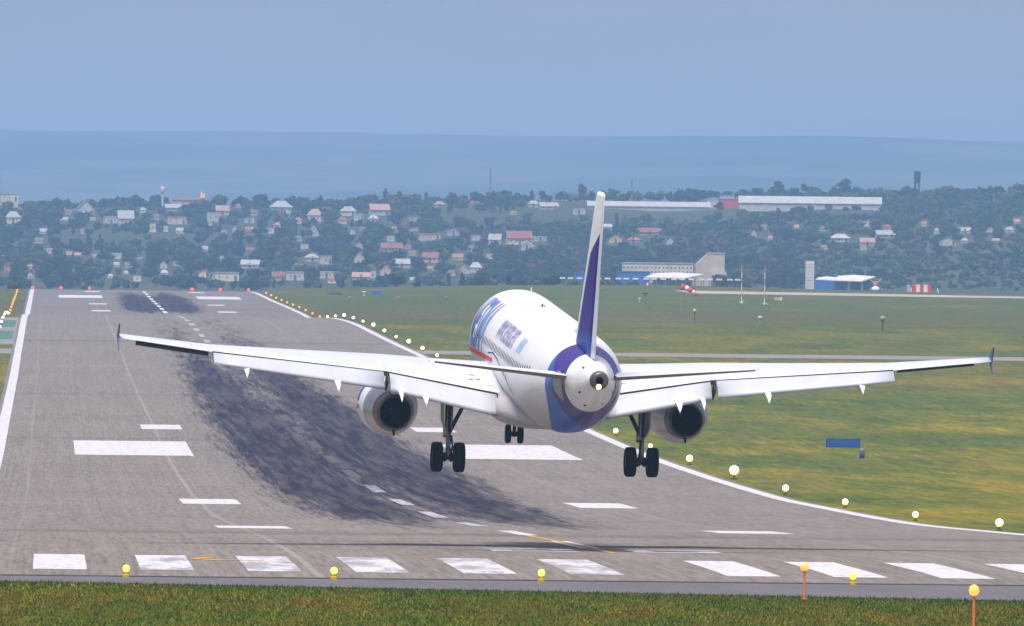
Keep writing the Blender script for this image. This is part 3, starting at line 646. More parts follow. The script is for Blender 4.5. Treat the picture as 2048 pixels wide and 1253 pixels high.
    V = [B(17.0, gy+sd*.30, -1.4), B(18.2, gy+sd*.30, -1.45), B(18.2, gy+sd*.27, -2.35), B(17.9, gy+sd*.16, -2.7), B(17.2, gy+sd*.16, -2.7), B(17.0, gy+sd*.27, -2.3)]
    V2 = [(x-sd*.05, y, z) for x, y, z in V]; m = MB(); m.add(V+V2, [tuple(range(6)), tuple(range(11, 5, -1))]+[(i, (i+1)%6, 6+(i+1)%6, 6+i) for i in range(6)]); m.build('gear_door', plain('tan_grey_door', (.38, .36, .32), .5), gear)
    for q in (-1, 1):
        wh = bpy.data.objects.new('wheel', None); link(wh, gear)
        c = B(17.71, gy+q*.435, -3.72); m = MB()
        m.lathe([(.30, -.17), (.40, -.205), (.50, -.212), (.555, -.185), (.583, -.12), (.588, 0), (.583, .12), (.555, .185), (.50, .212), (.40, .205), (.30, .17)], c, 'x', 36, 0, True); m.build('tyre', M_tyre, wh, True)
        m = MB(); m.lathe([(.28, -.175), (.22, -.14), (.10, -.16), (.10, .16), (.22, .14), (.28, .175)], c, 'x', 24); m.build('hub', M_strut, wh, True)
    # tail plane -----------------------------------------------------
    st = loft('tailplane', [(31.3, sd*.6, .72, 2.35, R(.5), .10), (31.55, sd*1.0, .70, 2.25, R(.5), .10), (34.55, sd*6.0, 1.30, .95, R(.5), .09), (34.75, sd*6.22, 1.32, .85, R(.5), .07)], M_wingw, jet, cut=.995)
    V = []
    for (xh, y, z, ch, th) in ((33.68, .95, .77, 1.0, .17), (35.50, 6.05, 1.33, .50, .07)):
        up = ch*math.sin(R(5))
        V += [B(xh, sd*y, z+th/2), B(xh+ch*.5, sd*y, z+up*.5+th*.3), B(xh+ch, sd*y, z+up), B(xh+ch*.5, sd*y, z+up*.5-th*.55), B(xh, sd*y, z-th*.8)]
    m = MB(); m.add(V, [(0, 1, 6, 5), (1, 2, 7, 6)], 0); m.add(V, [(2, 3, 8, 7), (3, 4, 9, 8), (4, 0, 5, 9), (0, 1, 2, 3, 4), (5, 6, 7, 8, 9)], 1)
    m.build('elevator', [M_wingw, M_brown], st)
# fin and rudder
def vloft(name, secs, mat, parent, u0, u1):
    V = []; us = [u0+(u1-u0)*i/8 for i in range(9)]
    for (xl, z, ch, th) in secs:
        hw = lambda u: 5*(.2969*math.sqrt(max(u, 0))-.126*u-.3516*u*u+.2843*u**3-.1015*u**4)*th*ch+.012
        V += [B(xl+u*ch, hw(u), z) for u in us]+[B(xl+u*ch, -hw(u), z) for u in reversed(us)]
    k = 18; q = len(secs); m = MB(); m.add(V, [(j*k+i, j*k+(i+1)%k, (j+1)*k+(i+1)%k, (j+1)*k+i) for j in range(q-1) for i in range(k)]+[tuple(range(k)), tuple(range((q-1)*k, q*k))])
    return m.build(name, mat, parent, True)
FS = [(29.5, 1.55, 5.9, .105), (30.0, 2.2, 5.55, .10), (32.4, 5.0, 3.85, .10), (34.75, 7.75, 2.2, .105), (35.0, 7.86, 1.9, .09)]
fin = vloft('fin', FS, M_fin, jet, 0., .88)
vloft('rudder', [(a, b, c, d*.98) for a, b, c, d in FS], M_wingw, fin, .885, 1.)
m = MB(); m.add([B(27.0, 0, 2.03), B(29.8, .13, 1.9), B(29.8, -.13, 1.9), B(30.05, .09, 2.35), B(30.05, -.09, 2.35)], [(0, 1, 3), (0, 4, 2), (1, 2, 4, 3), (0, 3, 4), (0, 2, 1)]); m.build('dorsal_fillet', M_wingw, fin)
# nose gear
ng = bpy.data.objects.new('nose_gear', None); link(ng, jet)
m = MB(); m.tube(B(5.07, 0, -1.9), B(5.07, 0, -3.2), .10, .09, 12); m.tube(B(5.07, 0, -3.2), B(5.07, 0, -3.78), .07, .07, 12); m.build('strut', M_strut, ng, True)
m = MB(); m.tube(B(5.07, -.3, -3.75), B(5.07, .3, -3.75), .06, .06, 10); m.lathe([(.08, -.17), (.13, 0), (.08, .17)], B(5.07, 0, -3.75), 'x', 12); m.build('axle', M_strut, ng, True)
for q in (-1, 1):
    wh = bpy.data.objects.new('wheel', None); link(wh, ng); c = B(5.07, q*.25, -3.75)
    m = MB(); m.lathe([(.20, -.09), (.28, -.112), (.345, -.105), (.378, -.06), (.382, 0), (.378, .06), (.345, .105), (.28, .112), (.20, .09)], c, 'x', 30); m.build('tyre', M_tyre, wh, True)
    m = MB(); m.lathe([(.18, -.10), (.10, -.08), (.10, .08), (.18, .10)], c, 'x', 18); m.build('hub', M_strut, wh, True)
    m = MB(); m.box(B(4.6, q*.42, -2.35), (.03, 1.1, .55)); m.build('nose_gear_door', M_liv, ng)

# ================================================================== lights along the runway
ORD = 'first second third fourth fifth sixth seventh eighth ninth tenth eleventh twelfth thirteenth fourteenth fifteenth sixteenth seventeenth eighteenth nineteenth twentieth'.split()
ORD += ['twenty-'+o for o in ORD[:9]]+['thirtieth']+['thirty-'+o for o in ORD[:9]]+['fortieth']
G_w = glow('lit_warm_white_lens', (1, .84, .50), 5); G_o = glow('lit_orange_lens', (1, .27, .008), 1.1); G_r = glow('lit_red_lens', (1, .05, .03), 1.9)
G_g = glow('lit_yellow_green_lens', (.40, .75, .07), 1.15); G_a = glow('lit_amber_lens', (1, .24, .055), 1.25)
def lens_mat(name, hi, lo, st, z0, z1):
    t = NT(name); z = t.xyz()[2]; c = t.ramp(t.step(z, z0, z1), [(0., lo), (1., hi)]); t._in(t.b.inputs['Emission Color'], c); t.b.inputs['Emission Strength'].default_value = st; return t.col(hi)
G_w = lens_mat('lit_warm_white_lens', (1, .90, .70), (1, .42, .06), 2.0, .22, .38)
M_ybase = plain('yellow_fitting_paint', (.55, .33, .03), .5); M_opole = plain('orange_pole_paint', (.75, .20, .05), .5); M_dpole = plain('dark_green_fitting', (.05, .055, .03), .7); M_gpole = plain('grey_pole_paint', (.42, .42, .42), .5)
def lamp(name, mat, r, h, mbase, pr=.03, br=.13, bh=.06):
    o = bpy.data.objects.new(name, None); link(o); o.empty_display_size = .2
    m = MB(); m.lathe([(.02, -r), (r*.75, -r*.7), (r, 0), (r*.75, r*.7), (.02, r)], (0, 0, h), 'z', 12); m.build('lens', mat, o, True)
    m = MB(); m.tube((0, 0, bh), (0, 0, h-r*.9), pr, pr, 8); m.build('stem', mbase, o)
    m = MB(); m.lathe([(br, -.05), (br, bh*.7), (br*.7, bh)], (0, 0, 0), 'z', 12); m.build('base', mbase, o)
    return o
def place(proto, first, x, y, label, cat, group, sc=1.):
    o = proto if first else copy_tree(proto); o.location = (x, y, gz(x, y)+.02); o.scale = (sc,)*3; tag(o, label, cat, group); return o
PW = lamp('edge_light', G_w, .19, .36, M_dpole); PO = lamp('edge_light', G_o, .20, .36, M_dpole)
k = ko = kl = klo = 0; fw = fo = True
for i in range(36):
    D = 619.3+60*i; x = 47.3
    if D < 2130:
        place(PW, fw, x, D, 'white runway light outside the right edge line, %s white one going away' % ORD[k], 'runway light', 'white lights along the right runway edge', [1.05, .9, .95, 1.1, 1.75, 1.3, .9, 1.1][i] if i < 8 else 1+.22*((i*7) % 3)); k += 1; fw = False
    else:
        place(PO, fo, x, D, 'orange runway light outside the right edge line, %s orange one going away' % ORD[ko], 'runway light', 'orange lights along the right runway edge'); ko += 1; fo = False
for i in range(19, 36):
    D = 619.3+60*i; x = -6.8
    if D < 2130: place(PW, fw, x, D, 'white runway light at the left photo edge, %s white one going away' % ORD[kl], 'runway light', 'white lights along the left runway edge'); kl += 1
    else: place(PO, fo, x, D, 'orange runway light beside the left edge line, %s orange one going away' % ORD[klo], 'runway light', 'orange lights along the left runway edge'); klo += 1
PR = lamp('end_light', G_r, .32, .42, M_dpole)
for i, x in enumerate((65, 122, 179, 384, 441, 497)):
    p = at(x, 580, 2840.); place(PR, i == 0, p.x, p.y, 'red light across the far runway end, %s from the left' % ORD[i], 'runway light', 'red lights across the far runway end')
PG = lamp('threshold_light', G_g, .12, .28, M_ybase, .09, .12, .10)
for i, x in enumerate((252, 667, 1081, 1703)):
    p = at(x, 1150, 408.); place(PG, i == 0, p.x, 407.2, 'green threshold light on a yellow base by the near stripes, %s from the left' % ORD[i], 'runway light', 'green lights at the near threshold')
PA_ = lamp('approach_light', G_a, .14, 1.10, M_opole, .035, .1, .05)
for n_ in [c for c in PA_.children if c.name.startswith('stem')]: pass
p = at(1609, 1155, 386.); place(PA_, True, p.x, 386., 'amber approach light on an orange pole rising in front of the dark asphalt strip', 'approach light', 'amber approach lights on poles'); PA_.scale = (1, 1, .92)
p = at(1948, 1185, 346.); o = copy_tree(PA_); o.location = (p.x, 346., gz(p.x, 346)); o.scale = (1.05, 1.05, 1.14); tag(o, 'tall amber approach light on an orange pole in the near grass, bottom right', 'approach light', 'amber approach lights on poles')

# ================================================================== small things on the airfield
def solve_y(x, y, lo=420., hi=3150.):
    r = px2ray(x, y); ts = np.arange(lo, hi, 1.)/r[1]; P = CAM0[None]+r[None]*ts[:, None]; dz = P[:, 2]-zfun(P[:, 0], P[:, 1])
    i = np.argmax(dz < 0); return P[i] if (dz < 0).any() else P[-1]
M_blue = plain('blue_sign_back', (.02, .09, .35), .5); M_white = plain('white_gloss_paint', (.78, .78, .77), .45, var=.06); M_violet = plain('violet_grey_post', (.14, .11, .28), .6)
M_grey = plain('weathered_grey_paint', (.30, .31, .32), .7); M_yellow = plain('yellow_sign_face', (.60, .50, .05), .5); M_orange = plain('orange_frame_paint', (.70, .28, .12), .6)
M_concrete = plain('pale_concrete', (.46, .42, .36), .85, var=.12, sc=.3); M_bluew = plain('blue_sheet_metal', (.03, .14, .46), .5, var=.15)
def thing(name, label, cat, loc, group=None, rz=0.):
    o = empty(name, loc, rz); return tag(o, label, cat, group)
P = solve_y(1686, 897); s_ = F/P[1]
t = thing('marker_board', 'long low blue board standing in the grass right of the runway', 'sign', (P[0], P[1], P[2]))
m = MB(); m.box((0, 0, .42), (2.65, .10, .62)); m.build('board', M_blue, t); 
m = MB(); m.box((0, 0, .42), (2.75, .06, .70)); m.build('frame', plain('dark_frame', (.05, .06, .09), .6), t)
for q in (-.9, .9): m = MB(); m.box((q, .06, .1), (.06, .06, .3)); m.build('leg', M_grey, t)
P = solve_y(1724, 917)
t = thing('marker_post', 'short violet-grey post in the grass beside the blue board', 'post', (P[0], P[1], P[2])); m = MB(); m.lathe([(.20, -.05), (.20, .55), (.17, .62)], (0, 0, 0), 'z', 14); m.build('body', M_violet, t, True); m = MB(); m.lathe([(.18, .62), (.15, .72), (.05, .76)], (0, 0, 0), 'z', 14); m.build('cap', M_grey, t, True)
# wind sock
P = solve_y(1362, 626); D = P[1]
t = thing('windsock', 'red and white striped windsock drooping to the right over the far taxiway', 'windsock', tuple(P))
a = at(1363, 575, D)-Vector(P); m = MB(); m.tube((0, 0, 0), (0, 0, a.z+.25), .06, .045, 8); m.build('pole', plain('faded_orange_pole', (.40, .24, .15), .6), t)
prev = None; pts = [(1362, 574, 6.4), (1370, 576, 5.8), (1377, 579, 5.2), (1384, 583, 4.4), (1389, 587.5, 3.8), (1394, 592, 3.)]
for i in range(5):
    p0, p1 = at(pts[i][0], pts[i][1], D)-Vector(P), at(pts[i+1][0], pts[i+1][1], D)-Vector(P); m = MB(); m.tube(p0, p1, pts[i][2]*D/F, pts[i+1][2]*D/F, 14); m.build('sock_band', M_red if i % 2 == 0 else M_white, t, True)
# thin masts
for x, yt, yb, lab in ((1483, 530, 607, 'thin red and white mast on the grass, left of the pair by the windsock'), (1529, 533, 610, 'thin red and white mast on the grass, right of the pair, by the yellow sign')):
    P = solve_y(x, yb); s_ = F/P[1]; Hh = (yb-yt)/s_; t = thing('instrument_mast', lab, 'mast', tuple(P), 'instrument masts on the grass')
    for i in range(6): m = MB(); m.tube((0, 0, Hh*i/6), (0, 0, Hh*(i+1)/6), .10, .10, 6); m.build('pole_section', M_white if i % 2 == 0 else M_orange, t)
    m = MB(); m.box((0, 0, .35), (1.2, .2, .08)); m.box((0, 0, .1), (.5, .5, .25)); m.build('foot', M_white, t)
P = solve_y(1557, 602); t = thing('taxi_sign', 'small yellow taxiway sign with a white end right of the masts', 'sign', tuple(P)); m = MB(); m.box((-.3, 0, .42), (1.25, .15, .6)); m.build('panel', M_yellow, t); m = MB(); m.box((.55, 0, .45), (.35, .16, .72)); m.build('end_panel', M_white, t)
def stub(x, yt, yb, name, label, cat, mats, r=.12, group=None):
    P = solve_y(x, yb); s_ = F/P[1]; Hh = (yb-yt)/s_; t = thing(name, label, cat, tuple(P), group)
    m = MB(); m.tube((0, 0, 0), (0, 0, Hh*.7), r*.6, r*.5, 8); m.build('stem', mats[0], t); m = MB(); m.lathe([(r, Hh*.66), (r*1.5, Hh*.8), (r*1.4, Hh*.95), (r*.3, Hh)], (0, 0, 0), 'z', 10); m.build('head', mats[1], t, True)
stub(1520, 633, 646, 'grass_lamp', 'small white-headed lamp in the grass below the windsock', 'lamp', (M_grey, M_white), .28)
stub(1533, 608, 619, 'grass_lamp', 'small grey-headed lamp just below the right instrument mast', 'lamp', (M_grey, M_grey), .28)
stub(1389, 618, 641, 'field_post', 'reddish post with a yellow head in the grass below the windsock', 'post', (plain('rusty_post', (.20, .09, .05), .8), M_yellow), .22)
stub(1765, 632, 663, 'field_post', 'reddish post in the grass on the right, standing over a bare patch', 'post', (plain('rusty_brown_post', (.16, .08, .05), .8), M_grey), .26)
stub(1562, 595, 602, 'field_post', 'tiny white post beside the yellow taxiway sign', 'post', (M_white, M_white), .18)
stub(1279, 596, 604, 'field_post', 'small white post in the grass right of the fin', 'post', (M_white, M_white), .22)
stub(1290, 585, 596, 'field_sign', 'little dark round sign on a post right of the fin', 'sign', (M_grey, plain('dark_disc', (.05, .06, .06), .7)), .42)
stub(728, 583, 592, 'field_drum', 'white drum on the far grass left of the blue container', 'drum', (M_white, M_white), .32)
for i, x in enumerate((700, 797, 892)):
    stub(x, 594, 601, 'marker_light', ['faint orange marker on the far grass below the white drum', 'faint orange marker on the far grass right of the blue container', 'faint orange marker on the far grass left of the fuselage'][i], 'marker', (M_grey, M_orange), .28, 'orange markers on the far grass')
P = solve_y(753, 591); t = thing('container', 'small blue container at the far edge of the grass', 'container', tuple(P)); m = MB(); m.box((0, 0, .45), (2.2, 1.6, .9)); m.build('body', M_bluew, t); m = MB(); m.box((0, 0, .93), (2.3, 1.7, .06)); m.build('lid', M_grey, t)
P = solve_y(670, 590); t = thing('earth_mound', 'low dark mound on the far grass left of the white drum', 'mound', tuple(P)); m = MB(); m.lathe([(1.9, -.1), (1.5, .3), (.9, .6), (.2, .72)], (0, 0, 0), 'z', 14); m.build('heap', plain('dark_soil', (.055, .055, .04), .95, var=.4, sc=3), t, True)
# antenna array
P0_ = at(1300, 574, 3130.); zc = gz(P0_.x, 3130.)
t = thing('antenna_array', 'long row of white aerial elements on reddish posts along the far grass edge', 'antenna', (P0_.x, 3130., zc))
for i in range(20):
    x = 1122+i*18.6+(3 if i % 3 == 0 else 0); p = at(x, 556.5+(x-1122)*.010, 3130.); lx, lz = p.x-P0_.x, p.z-zc; gzl = gz(p.x, 3130.)-zc
    m = MB(); m.box((lx, 0, lz), (1.35, 1.2, .42)); m.build('aerial_element', M_white, t)
    m = MB(); m.box((lx-.2, 0, (lz-.2+gzl)/2), (.18, .18, lz-.2-gzl)); m.box((lx+.4, .3, (lz-.2+gzl)/2), (.12, .12, lz-.2-gzl)); m.build('support', plain('reddish_support', (.22, .12, .13), .7) if i == 0 else bpy.data.materials['reddish_support'], t)
P = at(1295, 576, 3120.); t = thing('traffic_cone', 'red and white cone in front of the aerial row', 'cone', (P.x, 3120., gz(P.x, 3120.))); 
for i in range(3): m = MB(); m.tube((0, 0, .35*i), (0, 0, .35*(i+1)), .42-.12*i, .30-.12*i, 10); m.build('stripe', M_red if i % 2 == 0 else M_white, t)
# orange-armed machine with a white body
P = at(1751, 583, 3140.); zc = gz(P.x, 3140.); t = thing('field_machine', 'small white machine with two raised orange arms beyond the far taxiway', 'machine', (P.x, 3140., zc))
m = MB(); m.lathe([(1.0, 0), (1.05, .3), (.95, .75), (.5, 1.05), (.05, 1.1)], (0, 0, .05), 'z', 16); m.build('body', M_white, t, True); m = MB(); m.box((0, 0, .0), (2.6, 1.4, .3)); m.build('chassis', plain('dark_chassis', (.04, .04, .04), .7), t)
m = MB(); m.box((-.1, 0, 1.75), (.85, .5, 1.5)); m.build('mast', M_orange, t)
for a, b in (((-.4, 1.9), (-1.5, 3.0)), ((.2, 1.9), (1.7, 3.2))): m = MB(); m.tube((a[0], 0, a[1]), (b[0], 0, b[1]), .14, .12, 8); m.build('arm', M_orange, t)
m = MB(); m.tube((-.8, 0, .9), (-1.6, 0, .2), .12, .1, 8); m.build('leg', M_orange, t)
P = at(1843, 584, 3140.); zc = gz(P.x, 3140.); t = thing('marker_block', 'red and white striped equipment block at the far right of the grass', 'equipment cabin', (P.x, 3140., zc))
for i in range(5): m = MB(); m.box((-1.9+i*.95, 0, .95), (.95, 2., 1.9)); m.build('striped_panel', M_red if i % 2 == 0 else M_white, t)
m = MB(); m.box((-3.3, .2, .95), (.85, 1.6, 1.8)); m.build('grey_cabinet', M_concrete, t)
for x, lab in ((1822, 'short white post left of the red and white block'), (1877, 'leaning short white post right of the red and white block')):
    P = at(x, 583, 3120.); o = thing('white_post', lab, 'post', (P.x, 3120., gz(P.x, 3120.)), 'white posts by the striped block'); m = MB(); m.tube((0, 0, -.1), (.0 if x < 1850 else -.3, 0, 1.2), .18, .15, 8); m.build('shaft', M_white, o)

# ================================================================== buildings
rng = random.Random(5)
_mc = {}
def cmat(c, rough=.85, nm='house_paint'):
    k = (tuple(round(v, 3) for v in c), nm)
    if k not in _mc: _mc[k] = plain(nm, c, rough, var=.14, sc=.4)
    return _mc[k]
M_pane = plain('dark_window_pane', (.19, .19, .20), .3, var=.2); M_door = plain('brown_door', (.13, .08, .05), .6)
WALL = dict(w=(.50, .49, .48), c=(.66, .60, .47), g=(.50, .50, .50), p=(.58, .45, .40), y=(.62, .48, .28), b=(.42, .34, .28), l=(.50, .56, .60))
ROOF = dict(r=(.27, .11, .09), o=(.36, .18, .11), g=(.38, .39, .40), b=(.20, .13, .10), w=(.46, .46, .47), p=(.42, .27, .25), k=(.16, .17, .19), l=(.16, .30, .50))
RECTS = []
def house(x0, x1, yt, yb, kind, wc, rc, label, cat='house', name='house', D=None, rz=None, group='houses on the hillside', win=True):
    RECTS.append((x0, x1, yt, yb)); xc = (x0+x1)/2
    if D is None: P = hit(xc, yb+1.5); 
    else: P = at(xc, yb, D); P = np.array([P.x, P.y, P.z])
    D = P[1]; s = F/D; W = (x1-x0)/s; Hh = (yb-yt)/s+.3; rz = rng.uniform(-.22, .22) if rz is None else rz; dp = min(W*.75, 14.)
    o = empty(name, (P[0], P[1]+dp/2, P[2]), rz); tag(o, label, cat, group)
    hw = Hh*(.52 if kind in 'gh' else .5 if kind == 'f' else .9); wm, rm = cmat(WALL[wc]), cmat(ROOF[rc], .8, 'roof_covering'); a, b = W/2, dp/2; e = min(.45, W*.06)
    m = MB()
    if kind == 'f':
        m.add([(-a, -b, -3), (a, -b, -3), (a, -b, hw), (0, -b, Hh-.15), (-a, -b, hw), (-a, b, -3), (a, b, -3), (a, b, hw), (0, b, Hh-.15), (-a, b, hw)], [(0, 1, 2, 3, 4), (9, 8, 7, 6, 5), (1, 6, 7, 2), (5, 0, 4, 9)])
    elif kind == 'g':
        m.add([(-a, -b, -3), (a, -b, -3), (a, b, -3), (-a, b, -3), (-a, -b, hw), (a, -b, hw), (a, b, hw), (-a, b, hw), (-a, 0, Hh-.15), (a, 0, Hh-.15)], [(0, 1, 5, 4), (2, 3, 7, 6), (1, 2, 6, 9, 5), (3, 0, 4, 8, 7)])
    else: m.box((0, 0, (hw-3)/2), (W, dp, hw+3))
    m.build('wall', wm, o)
    m = MB()
    def prism(V): m.add(V, [(0, 1, 2, 3), (3, 2, 5, 4)]); 
    tk = .14
    if kind == 'f':
        for z in (0,): m.add([(-a-e, -b-e, hw-.2), (0, -b-e, Hh), (0, b+e, Hh), (-a-e, b+e, hw-.2), (a+e, b+e, hw-.2), (a+e, -b-e, hw-.2), (-a-e, -b-e, hw-.2-tk), (0, -b-e, Hh-tk), (0, b+e, Hh-tk), (-a-e, b+e, hw-.2-tk), (a+e, b+e, hw-.2-tk), (a+e, -b-e, hw-.2-tk)],
                             [(0, 1, 2, 3), (1, 5, 4, 2), (6, 7, 1, 0), (7, 11, 5, 1), (3, 2, 8, 9), (2, 4, 10, 8), (6, 9, 8, 7), (7, 8, 10, 11), (0, 3, 9, 6), (5, 11, 10, 4)])
    elif kind == 'g':
        m.add([(-a-e, -b-e, hw-.2), (-a-e, 0, Hh), (a+e, 0, Hh), (a+e, -b-e, hw-.2), (a+e, b+e, hw-.2), (-a-e, b+e, hw-.2), (-a-e, -b-e, hw-.2-tk), (-a-e, 0, Hh-tk), (a+e, 0, Hh-tk), (a+e, -b-e, hw-.2-tk), (a+e, b+e, hw-.2-tk), (-a-e, b+e, hw-.2-tk)],
              [(0, 3, 2, 1), (1, 2, 4, 5), (6, 9, 3, 0), (6, 0, 1, 7), (7, 1, 5, 11), (9, 8, 2, 3), (8, 10, 4, 2), (6, 7, 8, 9), (7, 11, 10, 8), (5, 4, 10, 11)])
    elif kind == 'h':
        q = min(a*.55, b); m.add([(-a-e, -b-e, hw), (a+e, -b-e, hw), (a+e, b+e, hw), (-a-e, b+e, hw), (-a+q, 0, Hh), (a-q, 0, Hh), (-a-e, -b-e, hw-.15), (a+e, -b-e, hw-.15), (a+e, b+e, hw-.15), (-a-e, b+e, hw-.15)],
              [(0, 1, 5, 4), (1, 2, 5), (2, 3, 4, 5), (3, 0, 4), (6, 7, 1, 0), (7, 8, 2, 1), (8, 9, 3, 2), (9, 6, 0, 3), (9, 8, 7, 6)])
    else: m.box((0, 0, hw+.12), (W+e, dp+e, .24)); m.box((0, 0, hw+.3), (W*.96, dp*.96, .12))
    rf = m.build('roof', rm, o)
    if kind in 'gfh' and W > 3.5: mm = MB(); mm.box((a*.4, .2, Hh-.25), (.55, .55, 1.3)); mm.build('chimney', cmat((.30, .20, .17), .9, 'chimney_brick'), rf)
    if win:
        nw = max(1, min(12, int(W/2.1))); rows = 2 if hw > 5 else 1; ww = min(.62, W/nw*.34)
        for r in range(rows):
            for i in range(nw):
                zc = (hw*.55 if rows == 1 else hw*(.28+.45*r)); mm = MB(); mm.box((-a+W*(i+.5)/nw, -b-.02, zc), (ww, .10, min(.85, hw*.26)))
                mm.build('window', M_pane, o)
        if W > 4: mm = MB(); mm.box((a*.72 if nw % 2 else 0, -b-.03, .95), (.85, .10, 1.9)); mm.build('door', M_door, o)
    return o
H = [
 (12,40,423,446,'h','c','g','cream hipped house low at the far left photo edge'),(156,186,400,429,'f','w','o','white house with a steep orange gable on the left skyline'),
 (189,227,402,419,'h','p','r','wide low red-roofed house right of the orange gabled one'),(208,234,433,446,'b','w','w','low white flat-roofed shed below the red-roofed house on the left'),
 (236,266,421,452,'g','g','g','tall pale grey house right of the low white shed'),(299,311,446,464,'b','c','g','narrow cream outbuilding on the left slope'),
 (327,336,451,463,'b','c','b','tiny cream hut right of the narrow outbuilding'),(335,373,434,448,'b','p','g','long pinkish row with flat roof in the left part of town'),
 (330,361,408,421,'g','w','g','pale house under the thin white water tower'),(432,457,411,430,'g','g','p','grey house with a pinkish roof right of the golden roof'),
 (414,436,424,450,'b','w','g','white stepped block just left below the grey pink-roofed house'),(465,474,453,463,'f','w','w','tiny white hut in the trees, upper left part of town'),
 (489,509,438,445,'b','l','w','pale flat strip of a shed in the upper left trees'),(223,244,507,517,'b','w','w','low long white building alone above the left runway end'),
 (320,334,522,536,'f','w','w','small white gabled house above the runway centreline end'),(321,336,540,551,'h','w','w','small white house just below the white gabled one'),
 (216,226,548,556,'h','c','w','tiny pale hut low over the left runway end'),(267,283,553,562,'b','c','w','tiny low cream shed just above the runway end'),
 (395,419,540,554,'f','c','p','cream gabled house left of the long pale flats'),(427,475,545,562,'b','c','g','long pale flat block low over the runway end'),
 (440,447,513,521,'b','w','g','tiny white hut halfway down the left slope'),(484,519,520,536,'g','w','g','white long house with grey roof above the far right runway corner'),
 (542,582,402,426,'h','w','g','big white house with a grey-green roof on the skyline'),(616,644,418,443,'h','g','p','grey-beige hipped house right of the big white one'),
 (589,604,435,447,'h','c','o','small cream house with orange roof left below the grey-beige house'),(682,712,413,431,'h','c','g','cream hipped house on the upper slope, left of the brown-roofed one'),
 (676,695,434,447,'h','p','r','small red-roofed house under the cream hipped one'),(740,777,408,430,'g','w','p','big house with a broad brownish-pink roof on the upper slope'),
 (709,728,430,440,'b','w','w','white lean-to between the red roof and the brown-pink roof'),(737,757,431,442,'h','w','w','low white annex under the brown-pink roof'),
 (866,890,403,414,'h','w','p','white house with pink roof near the skyline, left of the bare slope'),(620,637,452,472,'f','w','g','narrow white house in mid-slope trees'),
 (548,565,445,454,'h','w','p','low white house with pinkish roof left of the narrow one'),(533,547,457,466,'b','c','g','tiny cream shed left below the low pinkish one'),
 (894,919,457,470,'f','w','w','white gabled house left of the long pinkish row, middle of town'),(838,880,468,480,'b','p','p','long pinkish row of sheds in the middle of town'),
 (775,789,473,482,'b','w','w','tiny white flat hut above the wide red roof'),(762,803,486,504,'g','p','r','house with a wide red roof in the middle of town'),
 (710,727,485,496,'f','w','w','small white gabled house left of the wide red roof'),(611,636,508,522,'h','w','g','white hipped house low in town, left one of two above the grey sheds'),
 (639,662,512,528,'b','w','g','white block low in town, right one of two above the grey sheds'),(708,729,505,528,'f','p','p','pinkish tall house low in the middle of town'),
 (790,820,518,535,'g','g','g','pale grey house low in town left of the pink pair'),(761,782,532,550,'f','p','w','pale pink house low, left of the fuselage top'),
 (846,877,505,524,'g','p','r','pink house with a red roof low in town'),(906,927,508,519,'g','c','o','small cream orange-roofed house above the fuselage top'),
 (545,569,544,560,'g','b','r','dark brick house with red roof joined to the grey sheds'),(572,607,544,560,'b','g','g','wide grey-white shed low above the orange lights'),
 (642,669,544,556,'b','w','w','white flat-roofed shed low over the far grass'),(655,671,552,566,'h','c','o','small orange-roofed house tucked under the white flat shed'),
 (706,740,545,560,'g','p','p','low pinkish brick building over the far grass'),(741,752,543,556,'b','g','g','grey block joined to the low pinkish brick building'),
 (921,938,532,547,'f','w','g','white gabled house above the fuselage top, left of a pair'),(940,963,525,545,'h','w','w','white hipped house above the fuselage top, right of a pair'),
 (938,965,391,405,'g','p','r','pinkish red-roofed house on the skyline left of the thin mast'),(1057,1077,401,414,'h','g','g','grey-roofed house on the upper slope left of the long cream row'),
 (1080,1115,405,418,'g','c','g','long cream row near the skyline left of the fin tip'),(1148,1172,418,428,'b','w','w','small white box building left of the fin tip'),
 (1020,1034,422,429,'h','c','o','tiny orange-roofed hut on the bare slope'),(979,1003,468,489,'g','w','g','pale house with grey roof left of the big red-brown roof'),
 (1014,1062,462,489,'g','c','r','big cream house with a broad red-brown roof left of the fin'),(1066,1093,474,482,'b','w','w','low white shed right of the red-brown roof'),
 (1044,1068,484,499,'f','w','w','white gabled house in front of the big red-brown roof'),(1204,1223,448,457,'g','g','w','pale-roofed house right behind the fin edge'),
 (1218,1246,468,485,'f','y','b','ochre gabled house just right of the fin'),(1277,1321,456,470,'g','p','r','long dusky red-roofed house right of the fin'),
 (1256,1281,475,484,'h','p','o','low orange roof right of the ochre gable'),(1334,1346,477,488,'f','w','w','tiny white gable right of the dusky red roof'),
 (1503,1513,460,474,'f','w','p','narrow white gable among trees left of the big white shed end'),(1535,1545,472,480,'h','p','p','tiny pink hut right of the narrow white gable'),
 (1662,1700,468,484,'h','w','w','long white hipped house in the right-hand trees'),(1720,1748,476,491,'g','p','p','pinkish low house right of the long white one'),
 (1752,1787,461,475,'g','g','g','grey house with a curved-looking roof on the right slope'),(1766,1782,449,460,'h','p','r','small red roof above the grey house on the right slope'),
 (1879,1913,472,491,'f','w','b','brown-roofed house with white gable on the right slope'),(1920,1941,455,466,'g','p','g','pale pink house above right of the brown-roofed one'),
 (2010,2028,454,464,'h','w','g','small white house near the right photo edge'),(1827,1836,462,469,'f','p','p','tiny pink hut under the dark water tower'),
 (1642,1655,490,498,'h','p','o','tiny orange roof above the white silo'),(1721,1733,495,500,'b','w','w','tiny white strip roof above the blue shed'),
 (472,481,408,415,'h','w','o','tiny white hut on the skyline right of the grey pink-roofed house'),(161,168,458,467,'b','p','p','tiny pink hut in the dark trees on the left'),
 (1700,1716,409,417,'b','g','g','low grey annex in front of the long white shed end'),(0,34,387,402,'b','c','g','pale faded block beyond the skyline at the left photo edge'),
]
for a in H: house(*a)
